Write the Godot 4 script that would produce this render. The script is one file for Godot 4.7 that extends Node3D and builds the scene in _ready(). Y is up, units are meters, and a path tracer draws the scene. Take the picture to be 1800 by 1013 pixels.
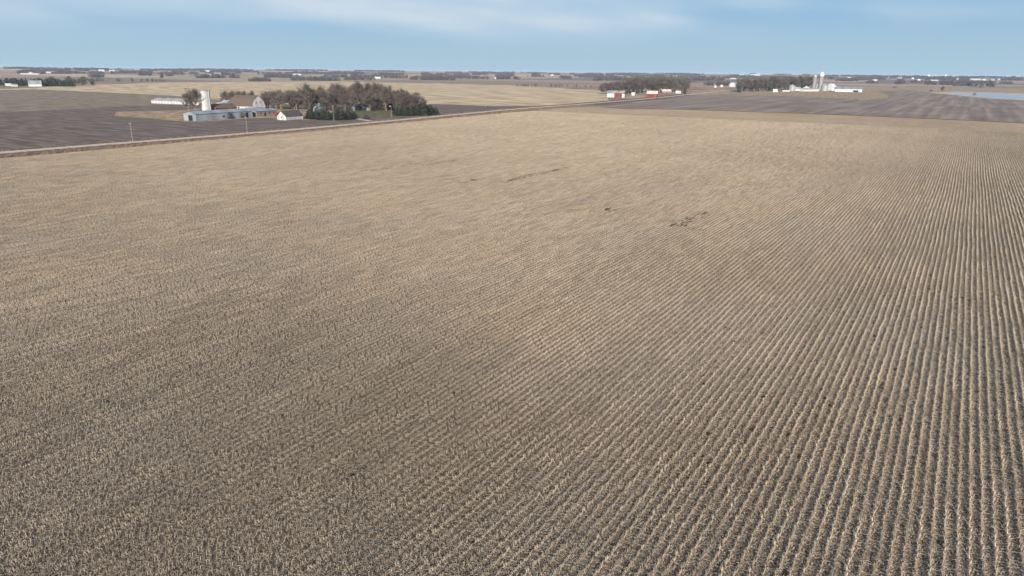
extends Node3D
# A harvested corn field seen from a drone, farmsteads and flat farmland behind it.
# Grid of the land: rows run along R, across them Q (both on the ground plane).
const ROW_AZ := 0.5718
var R := Vector3(sin(ROW_AZ), 0, -cos(ROW_AZ))
var Q := Vector3(cos(ROW_AZ), 0, sin(ROW_AZ))
var rng := RandomNumberGenerator.new()
var M := {}
var taken := {}

# ---------------------------------------------------------------- mesh collector
class Shape:
	var v := PackedVector3Array()
	var n := PackedVector3Array()
	var c := PackedColorArray()
	var uv := PackedVector2Array()
	var col := Color.WHITE
	func tri(a: Vector3, b: Vector3, d: Vector3) -> void:      # counterclockwise seen from outside
		var nn := (b - a).cross(d - a).normalized()
		v.append(a); v.append(d); v.append(b)
		for k in 3:
			n.append(nn); c.append(col)
		uv.append(Vector2(a.x, a.z)); uv.append(Vector2(d.x, d.z)); uv.append(Vector2(b.x, b.z))
	func quad(a: Vector3, b: Vector3, d: Vector3, e: Vector3) -> void:
		tri(a, b, d); tri(a, d, e)
	func box(o: Vector3, s: Vector3, t := Transform3D.IDENTITY) -> void:   # o: centre of the base
		var p: Array[Vector3] = []
		for k in 8:
			p.append(t * (o + Vector3((float(k & 1) - 0.5) * s.x, float((k >> 1) & 1) * s.y, (float(k >> 2) - 0.5) * s.z)))
		quad(p[4], p[5], p[7], p[6]); quad(p[1], p[0], p[2], p[3]); quad(p[5], p[1], p[3], p[7])
		quad(p[0], p[4], p[6], p[2]); quad(p[6], p[7], p[3], p[2]); quad(p[0], p[1], p[5], p[4])
	func tube(a: Vector3, b: Vector3, r0: float, r1: float, k: int, caps := true) -> void:
		var d := (b - a).normalized()
		var x := d.cross(Vector3(0.31, 0.2, 0.93) if absf(d.y) > 0.9 else Vector3.UP).normalized()
		var y := d.cross(x)
		for i in k:
			var p := TAU * i / k
			var q := TAU * (i + 1) / k
			var e := x * cos(p) + y * sin(p)
			var f := x * cos(q) + y * sin(q)
			quad(a + e * r0, a + f * r0, b + f * r1, b + e * r1)
			if caps and r1 > 0.0:
				tri(b, b + e * r1, b + f * r1)
	func lathe(pts: PackedVector2Array, k: int) -> void:       # (radius, height) upwards
		for j in pts.size() - 1:
			for i in k:
				var p := TAU * i / k
				var q := TAU * (i + 1) / k
				var e := Vector3(cos(p), 0, sin(p))
				var f := Vector3(cos(q), 0, sin(q))
				var h0 := Vector3.UP * pts[j].y
				var h1 := Vector3.UP * pts[j + 1].y
				quad(e * pts[j].x + h0, e * pts[j + 1].x + h1, f * pts[j + 1].x + h1, f * pts[j].x + h0)
	func ribbon(a: Vector3, b: Vector3, w: float, side: Vector3) -> void:
		quad(a - side * w * 0.5, a + side * w * 0.5, b + side * w * 0.3, b - side * w * 0.3)
	func mesh(m: Material) -> ArrayMesh:
		var arr := []
		arr.resize(Mesh.ARRAY_MAX)
		arr[Mesh.ARRAY_VERTEX] = v
		arr[Mesh.ARRAY_NORMAL] = n
		arr[Mesh.ARRAY_COLOR] = c
		arr[Mesh.ARRAY_TEX_UV] = uv
		var out := ArrayMesh.new()
		out.add_surface_from_arrays(Mesh.PRIMITIVE_TRIANGLES, arr)
		out.surface_set_material(0, m)
		return out

# ---------------------------------------------------------------- naming
func numbered(called: String) -> String:
	if not taken.has(called):
		taken[called] = 0
		return called
	taken[called] += 1
	return "%s_%03d" % [called, taken[called]]

func tag(o: Node3D, label: String, category: String, group := "") -> Node3D:
	o.set_meta("label", label)
	o.set_meta("category", category)
	if group != "":
		o.set_meta("group", group)
	return o

func thing(called: String, label: String, category: String, at: Vector3, turn := 0.0, group := "") -> Node3D:
	var o := Node3D.new()
	o.name = numbered(called)
	add_child(o, true)
	o.position = at
	o.rotation.y = turn
	tag(o, label, category, group)
	return o

func part(called: String, s: Shape, m: Material, parent: Node3D) -> MeshInstance3D:
	var o := MeshInstance3D.new()
	o.mesh = s.mesh(m)
	o.name = called if parent != self else numbered(called)
	parent.add_child(o, true)
	return o

func setting(called: String, s: Shape, m: Material, kind := "structure") -> MeshInstance3D:
	var o := part(called, s, m, self)
	o.set_meta("kind", kind)
	return o

func copies(called: String, mesh: Mesh, where: Array[Transform3D], tint: PackedColorArray, label: String) -> void:
	var mm := MultiMesh.new()
	mm.transform_format = MultiMesh.TRANSFORM_3D
	mm.use_colors = true
	mm.mesh = mesh
	mm.instance_count = where.size()
	for i in where.size():
		mm.set_instance_transform(i, where[i])
		mm.set_instance_color(i, tint[i])
	var o := MultiMeshInstance3D.new()
	o.multimesh = mm
	o.name = numbered(called)
	add_child(o, true)
	o.set_meta("kind", "stuff")
	o.set_meta("label", label)

# ---------------------------------------------------------------- materials
func lin(r: float, g: float, b: float) -> Color:
	return Color(r, g, b).linear_to_srgb()

func mat(col: Color, rough := 0.9, tex: Texture2D = null, metres := 50.0, detail: Texture2D = null, detail_metres := 9.0) -> StandardMaterial3D:
	var m := StandardMaterial3D.new()
	m.albedo_color = col
	m.roughness = rough
	m.metallic_specular = 0.25
	m.cull_mode = BaseMaterial3D.CULL_DISABLED
	m.vertex_color_use_as_albedo = true
	if tex:
		m.albedo_texture = tex
		m.uv1_scale = Vector3.ONE / metres
	if detail:
		m.detail_enabled = true
		m.detail_albedo = detail
		m.detail_blend_mode = BaseMaterial3D.BLEND_MODE_MUL
		m.detail_uv_layer = BaseMaterial3D.DETAIL_UV_1
	return m

func noise_tex(freq: float, lo: float, hi: float, stretch := 1.0, seed_ := 1, warm := 0.0) -> ImageTexture:
	var f := FastNoiseLite.new()
	f.seed = seed_
	f.frequency = freq
	f.fractal_octaves = 5
	var size := 512
	var im := f.get_seamless_image(size, int(size * stretch)) if stretch >= 1.0 else f.get_seamless_image(int(size / stretch), size)
	im.resize(size, size)
	im.convert(Image.FORMAT_RGB8)
	for y in size:
		for x in size:
			var k := im.get_pixel(x, y).r
			var t := clampf(lerpf(lo, hi, smoothstep(0.2, 0.8, k)), 0.0, 1.0)
			im.set_pixel(x, y, Color(t, t * (1.0 - warm * (1.0 - k)), t * (1.0 - 2.0 * warm * (1.0 - k))))
	return ImageTexture.create_from_image(im)

func metal_tex(seed_: int) -> ImageTexture:                     # sheets of metal or boards with streaks of rust and weather
	var f := FastNoiseLite.new()
	f.seed = seed_
	f.frequency = 0.03
	var im := Image.create(256, 256, false, Image.FORMAT_RGB8)
	for y in 256:
		for x in 256:
			var sheet := 0.93 + 0.07 * sin(float(x / 16) * 12.9898 + seed_)
			var run := f.get_noise_2d(x * 3.0, y * 0.35)
			var t := clampf(sheet + run * 0.14 - (0.10 if x % 16 == 0 else 0.0), 0.0, 1.0)
			im.set_pixel(x, y, Color(t, t * (0.985 - 0.03 * maxf(0, run)), t * (0.97 - 0.06 * maxf(0, run))))
	return ImageTexture.create_from_image(im)

# ---------------------------------------------------------------- land
func ss(a: float, b: float, x: float) -> float:
	return smoothstep(a, b, x)

func gh(x: float, z: float) -> float:
	var d := Vector2(x - 200, z + 300).length()
	if d < 2100:
		return 0.0
	return 20.0 * ss(2100, 6500, d) + ss(2200, 3200, d) * 3.0 * (sin(x / 610 + 1.3) * sin(z / 830) + 0.6 * sin((x + z) / 390 + 0.7))

func on(x: float, z: float, up := 0.0) -> Vector3:
	return Vector3(x, gh(x, z) + up, z)

func sheet(called: String, poly: PackedVector2Array, up: float, m: Material) -> MeshInstance3D:
	var s := Shape.new()
	var idx := Geometry2D.triangulate_polygon(poly)
	for k in range(0, idx.size(), 3):
		var p: Array[Vector3] = []
		for j in 3:
			p.append(Vector3(poly[idx[k + j]].x, up, poly[idx[k + j]].y))
		if (p[1] - p[0]).cross(p[2] - p[0]).y < 0:
			s.tri(p[0], p[2], p[1])
		else:
			s.tri(p[0], p[1], p[2])
	for k in s.v.size():
		s.uv[k] = Vector2(s.v[k].dot(Q), s.v[k].dot(R))
	return setting(called, s, m)

func strip(called: String, line: PackedVector2Array, a: float, b: float, up: float, m: Material) -> void:   # from a to b metres off the line
	var s := Shape.new()
	var n := line.size()
	var e: Array[Vector3] = []
	for k in n:
		var d := (line[mini(k + 1, n - 1)] - line[maxi(k - 1, 0)]).normalized()
		var o := Vector2(-d.y, d.x)
		for w in [a, b]:
			var p: Vector2 = line[k] + o * w
			e.append(Vector3(p.x, up, p.y))
	for k in n - 1:
		var i := k * 2
		s.quad(e[i], e[i + 1], e[i + 3], e[i + 2])
	for k in s.v.size():
		s.uv[k] = Vector2(s.v[k].dot(Q), s.v[k].dot(R))
	setting(called, s, m)

func smooth_line(pts: Array, times := 3) -> PackedVector2Array:
	var out := PackedVector2Array(pts)
	for t in times:
		var nxt := PackedVector2Array([out[0]])
		for k in out.size() - 1:
			nxt.append(out[k].lerp(out[k + 1], 0.25))
			nxt.append(out[k].lerp(out[k + 1], 0.75))
		nxt.append(out[-1])
		out = nxt
	return out

# ---------------------------------------------------------------- buildings
func wall_box(p: Node3D, called: String, face: String, u: float, w: float, h: float, y0: float, L: float, W: float, m: Material, pane: Material = null) -> void:
	var s := Shape.new()
	var t := Transform3D.IDENTITY
	match face:
		"front": t = Transform3D(Basis.IDENTITY, Vector3(u, y0, W / 2))
		"back": t = Transform3D(Basis(Vector3.UP, PI), Vector3(-u, y0, -W / 2))
		"right": t = Transform3D(Basis(Vector3.UP, PI / 2), Vector3(L / 2, y0, -u))
		"left": t = Transform3D(Basis(Vector3.UP, -PI / 2), Vector3(-L / 2, y0, u))
	s.box(Vector3(0, 0, 0.02), Vector3(w, h, 0.12), t)
	var o := part(called, s, m, p)
	if pane:
		var g := Shape.new()
		g.box(Vector3(0, h * 0.1, 0.09), Vector3(w * 0.8, h * 0.8, 0.02), t)
		part("pane", g, pane, o)

# Long side from A to B faces +z of the building; ridge "x" runs along it, "z" across it.
func hall(called: String, label: String, category: String, a: Vector2, b: Vector2, W: float, wh: float, rh: float, wm: Material, rm: Material, ops := [], ridge := "x", group := "") -> Node3D:
	var L := a.distance_to(b)
	var th := atan2(-(b.y - a.y), b.x - a.x)
	var zz := Vector3(sin(th), 0, cos(th))
	var mid := Vector3((a.x + b.x) / 2, 0, (a.y + b.y) / 2) - zz * W / 2
	var o := thing(called, label, category, on(mid.x, mid.z), th, group)
	var along := L
	var across := W
	var t := Transform3D.IDENTITY
	if ridge == "z":
		along = W
		across = L
		t = Transform3D(Basis(Vector3.UP, PI / 2), Vector3.ZERO)
	var hl := along / 2
	var ha := across / 2
	var s := Shape.new()
	var f := -0.4
	s.quad(t * Vector3(-hl, f, ha), t * Vector3(hl, f, ha), t * Vector3(hl, wh, ha), t * Vector3(-hl, wh, ha))
	s.quad(t * Vector3(hl, f, -ha), t * Vector3(-hl, f, -ha), t * Vector3(-hl, wh, -ha), t * Vector3(hl, wh, -ha))
	for e in [1.0, -1.0]:
		s.quad(t * Vector3(e * hl, f, e * ha), t * Vector3(e * hl, f, -e * ha), t * Vector3(e * hl, wh, -e * ha), t * Vector3(e * hl, wh, e * ha))
		s.tri(t * Vector3(e * hl, wh, e * ha), t * Vector3(e * hl, wh, -e * ha), t * Vector3(e * hl, rh, 0))
	for k in s.v.size():
		var nn := s.n[k]
		s.uv[k] = Vector2(s.v[k].x if absf(nn.z) > absf(nn.x) else s.v[k].z, s.v[k].y)
	part("wall", s, wm, o)
	var r := Shape.new()
	var over := 0.35
	var slope := (rh - wh) / ha
	for e in [1.0, -1.0]:
		var y0 := wh - over * slope
		var c: Array[Vector3] = [Vector3(-(hl + over), y0 + 0.05, e * (ha + over)), Vector3(hl + over, y0 + 0.05, e * (ha + over)), Vector3(hl + over, rh + 0.05, 0), Vector3(-(hl + over), rh + 0.05, 0)]
		var d: Array[Vector3] = []
		for q in c:
			d.append(t * (q + Vector3.UP * 0.16))
		for k in 4:
			c[k] = t * c[k]
		if e > 0:
			r.quad(d[0], d[1], d[2], d[3])
			r.quad(c[3], c[2], c[1], c[0])
			r.quad(c[0], c[1], d[1], d[0])
			r.quad(c[1], c[2], d[2], d[1])
			r.quad(c[3], c[0], d[0], d[3])
		else:
			r.quad(d[3], d[2], d[1], d[0])
			r.quad(c[0], c[1], c[2], c[3])
			r.quad(d[0], d[1], c[1], c[0])
			r.quad(d[1], d[2], c[2], c[1])
			r.quad(d[3], d[0], c[0], c[3])
	for k in r.v.size():
		var p := t.inverse() * r.v[k]
		r.uv[k] = Vector2(p.x, p.z)
	part("roof", r, rm, o)
	for p in ops:
		wall_box(o, p[0], p[1], p[2], p[3], p[4], p[5], L, W, p[6], M.glass if p[0] == "window" else null)
	return o

func small_hall(called: String, label: String, category: String, x: float, z: float, w: float, h: float, wm: Material, rm: Material, group := "", deep := 0.0, ridge := "x", skew := 0.0) -> Node3D:
	var ray := Vector2(x, z).normalized()
	var side := Vector2(-ray.y, ray.x).rotated(skew)
	var c := Vector2(x, z)
	return hall(called, label, category, c - side * w / 2, c + side * w / 2, deep if deep > 0 else maxf(w * 0.6, 6.0), h * 0.55, h, wm, rm, [], ridge, group)

func cylinder_tower(called: String, label: String, category: String, at: Vector3, r: float, h: float, body: Material, cap: Material, cap_h: float, dome: bool, hoops: int, group := "") -> Node3D:
	var o := thing(called, label, category, at, 0.0, group)
	var s := Shape.new()
	s.lathe(PackedVector2Array([Vector2(r, -0.4), Vector2(r, h)]), 28)
	for k in s.v.size():
		s.uv[k] = Vector2(atan2(s.v[k].z, s.v[k].x) * r, s.v[k].y)
		s.n[k] = Vector3(s.v[k].x, 0, s.v[k].z).normalized()
	part("body", s, body, o)
	var c := Shape.new()
	var prof := PackedVector2Array()
	if dome:
		for k in 9:
			prof.append(Vector2(cos(PI / 2 * k / 8.0) * (r + 0.12), h + 0.02 + sin(PI / 2 * k / 8.0) * cap_h))
	else:
		prof.append_array([Vector2(r + 0.25, h - 0.1), Vector2(r * 0.12, h + cap_h), Vector2(r * 0.12, h + cap_h + 0.35), Vector2(0.0, h + cap_h + 0.4)])
	c.lathe(prof, 28)
	part("dome" if dome else "roof", c, cap, o)
	for k in hoops:
		var q := Shape.new()
		var y := h * (k + 1.0) / (hoops + 1.0)
		q.lathe(PackedVector2Array([Vector2(r, y - 0.06), Vector2(r + 0.06, y - 0.05), Vector2(r + 0.06, y + 0.05), Vector2(r, y + 0.06)]), 28)
		part("hoop", q, body, o)
	return o

# ---------------------------------------------------------------- trees
func limb(wood: Shape, twigs: Shape, p: Vector3, d: Vector3, length: float, r: float, level: int, up: float) -> void:
	var segs := 3 if level < 2 else 2
	var at := p
	var dir := d
	for k in segs:
		dir = (dir + Vector3(rng.randf_range(-0.22, 0.22), rng.randf_range(-0.06, 0.2) * up, rng.randf_range(-0.22, 0.22))).normalized()
		var to := at + dir * length / segs
		wood.tube(at, to, r * (1.0 - 0.3 * k / segs), r * (1.0 - 0.3 * (k + 1) / segs), 4 if level < 1 else 3, false)
		var n := 3
		for j in n:
			var f := at.lerp(to, rng.randf_range(0.2, 1.0))
			var o := Vector3(rng.randf_range(-1, 1), rng.randf_range(-0.25, 0.75), rng.randf_range(-1, 1)).normalized()
			var e := (dir * 0.75 + o * 0.8).normalized()
			if level == 0 and k > 0:
				limb(wood, twigs, f, e, length * rng.randf_range(0.38, 0.6), r * 0.42, 1, up)
			elif level >= 1:
				for t in 3:
					var g := (e + Vector3(rng.randf_range(-0.6, 0.6), rng.randf_range(-0.1, 0.8), rng.randf_range(-0.6, 0.6))).normalized()
					var ln := rng.randf_range(0.05, 0.11) * (1.6 if rng.randf() < 0.12 else 1.0)
					var s := g.cross(Vector3(rng.randf_range(-1, 1), rng.randf_range(-1, 1), rng.randf_range(-1, 1))).normalized()
					var h := f + g * ln
					twigs.ribbon(f, h, 0.0042, s)
					for q in 2:
						var g2 := (g + Vector3(rng.randf_range(-0.7, 0.7), rng.randf_range(-0.3, 0.7), rng.randf_range(-0.7, 0.7))).normalized()
						twigs.ribbon(f.lerp(h, rng.randf_range(0.4, 0.95)), h + g2 * ln * 0.7, 0.0030, g2.cross(Vector3(0.3, 0.5, 0.8)).normalized())
		at = to

func make_tree(kind: int) -> Array:                              # bare tree one metre tall: [trunk, crown]
	var trunk := Shape.new()
	var wood := Shape.new()
	var base := [0.16, 0.10, 0.22, 0.14, 0.08][kind] as float
	var wide := [0.36, 0.46, 0.30, 0.42, 0.40][kind] as float
	var lean := Vector3(rng.randf_range(-0.04, 0.04), 0, rng.randf_range(-0.04, 0.04))
	trunk.tube(Vector3(0, -0.02, 0), lean + Vector3.UP * 0.4, 0.026, 0.018, 7, false)
	trunk.tube(lean + Vector3.UP * 0.4, lean * 2 + Vector3.UP * 0.85, 0.016, 0.004, 5, false)
	var n := 17
	for k in n:
		var u := float(k) / (n - 1)
		var h := lerpf(base, 0.74, u) + rng.randf_range(-0.03, 0.03)
		var a := k * 2.39996 + rng.randf_range(-0.5, 0.5)
		var reach := wide * sqrt(maxf(0.1, 1.0 - pow((u - 0.35) / 0.85, 2.0))) * rng.randf_range(0.5, 1.35)
		var d := Vector3(cos(a), lerpf(0.75, 1.6, u), sin(a)).normalized()
		limb(trunk, wood, lean * (h / 0.4) + Vector3.UP * h, d, reach * 0.95, 0.010, 0, 1.0)
	limb(trunk, wood, lean * 2 + Vector3.UP * 0.7, Vector3.UP, 0.27, 0.007, 0, 1.0)
	return [trunk.mesh(M.bark), wood.mesh([M.twig, M.twig_grey, M.twig, M.twig_red, M.twig_grey][kind])]

func make_conifer(kind: int) -> Array:
	var trunk := Shape.new()
	trunk.tube(Vector3(0, -0.02, 0), Vector3(0, 0.9, 0), 0.025, 0.006, 6, false)
	var s := Shape.new()
	var wide := [0.24, 0.36, 0.30][kind] as float
	var round_ := [0.95, 0.55, 0.7][kind] as float
	for k in 900:
		var t := pow(rng.randf(), 1.25) * 0.95 + 0.03
		var a := rng.randf() * TAU
		var rad := wide * pow(1.0 - t, round_) * rng.randf_range(0.72, 1.12) * (0.9 + 0.16 * sin(a * 3.0 + t * 21.0))
		if t < 0.12:
			rad *= 0.75 + t * 2.0
		var d := Vector3(cos(a), 0, sin(a))
		var side := Vector3(-sin(a), 0, cos(a))
		var y := Vector3.UP * t
		var tip := d * rad + y + Vector3.UP * rng.randf_range(-0.035, 0.035)
		var from := d * rad * rng.randf_range(0.3, 0.6) + y + Vector3.UP * rng.randf_range(0.0, 0.05)
		var w := rng.randf_range(0.018, 0.04)
		s.col = Color(1, 1, 1) * rng.randf_range(0.75, 1.25)
		s.quad(from - side * w, from + side * w, tip + side * w * 0.5 + Vector3.UP * rng.randf_range(-0.02, 0.02), tip - side * w * 0.5)
		s.tri(from.lerp(tip, 0.4) + Vector3.UP * w, tip + side * w * 0.7 - Vector3.UP * w * 0.6, tip - side * w * 0.7 - Vector3.UP * w * 0.4)
	s.col = Color(0.7, 0.7, 0.7)
	for k in 9:
		var t := 0.06 + k * 0.1
		var a := Vector2(wide * 0.62 * pow(1.0 - t, round_), t)
		s.tube(Vector3(0, t, 0), Vector3(0, t + 0.1, 0), a.x, wide * 0.62 * pow(maxf(0.9 - t, 0.0), round_), 8, false)
	return [trunk.mesh(M.bark), s.mesh([M.spruce, M.cedar, M.blue_spruce][kind])]

func make_bush(seed_kind: int) -> ArrayMesh:
	var s := Shape.new()
	for k in 420:
		var a := rng.randf() * TAU
		var y := rng.randf()
		var d := Vector3(cos(a), 0, sin(a)) * (0.55 * sqrt(1.0 - pow(y - 0.35, 2.0) / 0.45 if absf(y - 0.35) < 0.67 else 0.0)) * sqrt(rng.randf())
		var p := d + Vector3.UP * y * 0.9
		var g := Vector3(rng.randf_range(-1, 1), rng.randf_range(0.0, 1.2), rng.randf_range(-1, 1)).normalized() * 0.16
		s.col = Color(1, 1, 1) * rng.randf_range(0.75, 1.2)
		s.ribbon(p, p + g, 0.02 if seed_kind == 0 else 0.05, g.cross(Vector3(0.4, 0.3, 0.9)).normalized())
	for k in 9:
		var a := TAU * k / 9
		s.tube(Vector3.ZERO, Vector3(cos(a) * 0.3, 0.7, sin(a) * 0.3), 0.02, 0.008, 3, false)
	return s.mesh(M.twig if seed_kind == 0 else M.cedar)

var protos := {}
func tree(called: String, meshes: Array, x: float, z: float, h: float, label: String, category := "tree", group := "", wide := 1.0) -> void:
	var o := thing(called, label, category, on(x, z), rng.randf() * TAU, group)
	o.scale = Vector3(h * wide, h, h * wide)
	var names := ["trunk", "crown"]
	for k in 2:
		var p := MeshInstance3D.new()
		p.mesh = meshes[k]
		p.name = names[k]
		o.add_child(p, true)

func bush(label: String, x: float, z: float, w: float, h: float, kind := 0, group := "") -> void:
	var o := MeshInstance3D.new()
	o.mesh = protos.bush[kind]
	o.name = numbered("bush")
	add_child(o, true)
	o.position = on(x, z)
	o.rotation.y = rng.randf() * TAU
	o.scale = Vector3(w, h, w)
	tag(o, label, "bush", group)

# ---------------------------------------------------------------- the scene
func _ready() -> void:
	rng.seed = 4711
	_camera_and_light()
	_materials()
	_land()
	_corn_field()
	_trees()
	_near_farm()
	_red_farm()
	_east_farm()
	_far_country()
	_small_things()

func _camera_and_light() -> void:
	var cam := Camera3D.new()
	cam.name = "camera"
	cam.fov = 45.77
	cam.near = 0.5
	cam.far = 40000.0
	cam.position = Vector3(0, 31.6, 0)
	add_child(cam)
	cam.transform = Transform3D(Basis(Vector3.RIGHT, deg_to_rad(-17.6)) * Basis(Vector3(0, 0, 1), deg_to_rad(0.54)), Vector3(0, 31.6, 0))
	cam.current = true

	var sun := DirectionalLight3D.new()
	sun.name = "sun"
	add_child(sun)
	var el := deg_to_rad(22.0)
	var az := deg_to_rad(3.0)
	sun.look_at_from_position(Vector3.ZERO, Vector3(sin(az) * cos(el), -sin(el), -cos(az) * cos(el)))
	sun.light_color = Color(1.0, 0.95, 0.88)
	sun.light_energy = 1.6
	sun.light_angular_distance = 0.5
	sun.shadow_enabled = true
	sun.directional_shadow_max_distance = 3000.0

	var W := 2048
	var H := 1024
	var f := FastNoiseLite.new()
	f.seed = 29
	f.frequency = 1.0
	f.fractal_octaves = 5
	var f2 := FastNoiseLite.new()
	f2.seed = 56
	f2.frequency = 1.0
	f2.fractal_octaves = 3
	var im := Image.create(W, H, false, Image.FORMAT_RGBF)
	var low := Vector3(0.405, 0.57, 0.695)
	for y in H / 2:
		var e := (0.5 - (y + 0.5) / H) * PI
		var deg := rad_to_deg(e)
		var base := low.lerp(Vector3(0.31, 0.515, 0.725), smoothstep(0.5, 5.0, deg))
		base = base.lerp(Vector3(0.20, 0.37, 0.68), smoothstep(5.0, 45.0, deg)).lerp(Vector3(0.13, 0.27, 0.58), smoothstep(40.0, 90.0, deg))
		for x in W:
			var a := (x + 0.5) / W * TAU
			var d := Vector3(sin(a) * cos(e), sin(e), -cos(a) * cos(e))
			var tilt := d.y + 0.09 * d.x
			var wisp := f.get_noise_3d(d.x * 2.4 + 3.0, tilt * 22.0, d.z * 2.4)
			var veil := f2.get_noise_3d(d.x * 1.6 + 7.3, tilt * 7.0, d.z * 1.6 + 1.7)
			var cover := clampf(smoothstep(-0.35, 0.35, veil) * 0.8 + wisp * 0.6 * smoothstep(-0.4, 0.2, veil), 0.0, 1.0) * smoothstep(0.9, 4.2, deg)
			var c := base.lerp(Vector3(0.64, 0.735, 0.82), pow(cover, 1.3) * 0.85)
			im.set_pixel(x, y, Color(c.x, c.y, c.z))
	for y in range(H / 2, H):
		for x in W:
			im.set_pixel(x, y, Color(low.x, low.y, low.z))
	var sky := PanoramaSkyMaterial.new()
	sky.panorama = ImageTexture.create_from_image(im)
	sky.energy_multiplier = 0.555
	var env := Environment.new()
	env.background_mode = Environment.BG_SKY
	env.sky = Sky.new()
	env.sky.sky_material = sky
	env.ambient_light_source = Environment.AMBIENT_SOURCE_SKY
	env.tonemap_mode = Environment.TONE_MAPPER_LINEAR
	env.tonemap_exposure = 1.8
	env.sdfgi_enabled = true
	env.ssao_enabled = true
	env.ssil_enabled = true
	env.fog_enabled = true
	env.fog_density = 0.00005
	env.fog_light_color = Color(0.80, 0.87, 0.97)
	var we := WorldEnvironment.new()
	we.name = "world_environment"
	we.environment = env
	add_child(we)

func _materials() -> void:
	var blotch := noise_tex(0.012, 0.72, 1.0, 1.0, 3, 0.06)
	var streak := noise_tex(0.010, 0.78, 1.0, 6.0, 8, 0.04)
	var streak2 := noise_tex(0.02, 0.64, 1.0, 9.0, 21, 0.05)
	var fa := FastNoiseLite.new()
	fa.seed = 44
	fa.frequency = 0.09
	fa.fractal_octaves = 3
	var ia := Image.create(512, 512, false, Image.FORMAT_RGB8)
	for y in 512:
		for x in 512:
			var k := clampf(0.87 + 0.2 * fa.get_noise_2d(x, y * 0.045) + 0.10 * fa.get_noise_2d(x * 0.2 + 900.0, y * 0.2), 0.0, 1.0)
			ia.set_pixel(x, y, Color(k, k, k))
	var along := ImageTexture.create_from_image(ia)
	var fine := noise_tex(0.05, 0.55, 1.0, 1.0, 31, 0.03)
	var sheets := metal_tex(3)
	var boards := metal_tex(9)
	M.ground = mat(lin(0.30, 0.235, 0.17), 0.95, blotch, 900.0)
	M.corn_soil = mat(lin(0.10, 0.078, 0.06), 0.95, fine, 6.0)
	M.plowed = mat(lin(0.145, 0.117, 0.102), 0.95, streak, 160.0)
	M.plowed_rows = mat(lin(0.235, 0.185, 0.153), 0.95, along, 900.0)
	M.plowed_rows.uv1_scale = Vector3(1.0 / 480.0, 1.0 / 900.0, 1.0)
	M.olive = mat(lin(0.215, 0.175, 0.13), 0.95, streak, 220.0)
	M.meadow = mat(lin(0.30, 0.24, 0.17), 0.95, streak, 220.0)
	M.tan = mat(lin(0.55, 0.445, 0.295), 0.95, streak2, 700.0)
	M.dry_grass = mat(lin(0.33, 0.255, 0.17), 0.95, blotch, 60.0)
	M.verge = mat(lin(0.15, 0.115, 0.088), 0.95, blotch, 30.0)
	M.lawn = mat(lin(0.125, 0.12, 0.062), 0.95, blotch, 40.0)
	M.gravel = mat(lin(0.66, 0.575, 0.51), 0.95, fine, 12.0)
	M.field = mat(Color.WHITE, 0.95, streak2, 300.0)
	M.water = mat(lin(0.26, 0.275, 0.29), 0.35)
	M.water.metallic_specular = 0.35
	M.straw = mat(Color.WHITE, 0.8)
	M.clod = mat(lin(0.055, 0.042, 0.035), 0.95)
	M.grass_blade = mat(lin(0.24, 0.18, 0.125), 0.9)
	M.bark = mat(lin(0.15, 0.13, 0.115), 0.95)
	M.twig = mat(lin(0.092, 0.079, 0.071), 0.95)
	M.twig_grey = mat(lin(0.103, 0.09, 0.083), 0.95)
	M.twig_red = mat(lin(0.095, 0.076, 0.067), 0.95)
	M.far_twig = mat(lin(0.085, 0.075, 0.075), 0.95)
	M.spruce = mat(lin(0.045, 0.06, 0.042), 0.9)
	M.cedar = mat(lin(0.045, 0.056, 0.042), 0.9)
	M.blue_spruce = mat(lin(0.13, 0.17, 0.17), 0.9)
	M.white_paint = mat(lin(0.44, 0.46, 0.485), 0.7, boards, 4.0)
	M.white_plain = mat(lin(0.43, 0.45, 0.47), 0.6)
	M.grey_boards = mat(lin(0.46, 0.48, 0.51), 0.8, boards, 6.0)
	M.concrete = mat(lin(0.40, 0.43, 0.47), 0.85, boards, 9.0)
	M.silo_grey = mat(lin(0.24, 0.24, 0.245), 0.85, boards, 12.0)
	M.shed_metal = mat(lin(0.22, 0.265, 0.32), 0.5, sheets, 14.0)
	M.shed_roof = mat(lin(0.215, 0.24, 0.275), 0.45, sheets, 14.0)
	M.bin_metal = mat(lin(0.36, 0.40, 0.43), 0.4, sheets, 10.0)
	M.bin_metal.metallic = 0.35
	M.shingle = mat(lin(0.165, 0.135, 0.115), 0.95, fine, 5.0)
	M.dark_shingle = mat(lin(0.11, 0.10, 0.10), 0.95, fine, 5.0)
	M.grey_roof = mat(lin(0.26, 0.27, 0.29), 0.7, sheets, 12.0)
	M.red_paint = mat(lin(0.175, 0.05, 0.045), 0.8, boards, 5.0)
	M.faded_red = mat(lin(0.19, 0.085, 0.07), 0.9, boards, 5.0)
	M.dark_red = mat(lin(0.13, 0.035, 0.03), 0.8)
	M.pink_roof = mat(lin(0.58, 0.50, 0.48), 0.6, sheets, 9.0)
	M.brick = mat(lin(0.36, 0.20, 0.17), 0.9, fine, 6.0)
	M.stone = mat(lin(0.33, 0.29, 0.27), 0.95, fine, 7.0)
	M.blue_wall = mat(lin(0.16, 0.19, 0.24), 0.8)
	M.opening = mat(lin(0.02, 0.02, 0.022), 0.9)  # near-black stands in for the shade inside doorways; also dark window frames
	M.grey_door = mat(lin(0.30, 0.31, 0.32), 0.7)
	M.glass = mat(lin(0.04, 0.05, 0.06), 0.15)
	M.pole = mat(lin(0.21, 0.195, 0.18), 0.9)
	M.orange_cloth = mat(lin(0.42, 0.19, 0.13), 0.8)
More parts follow.
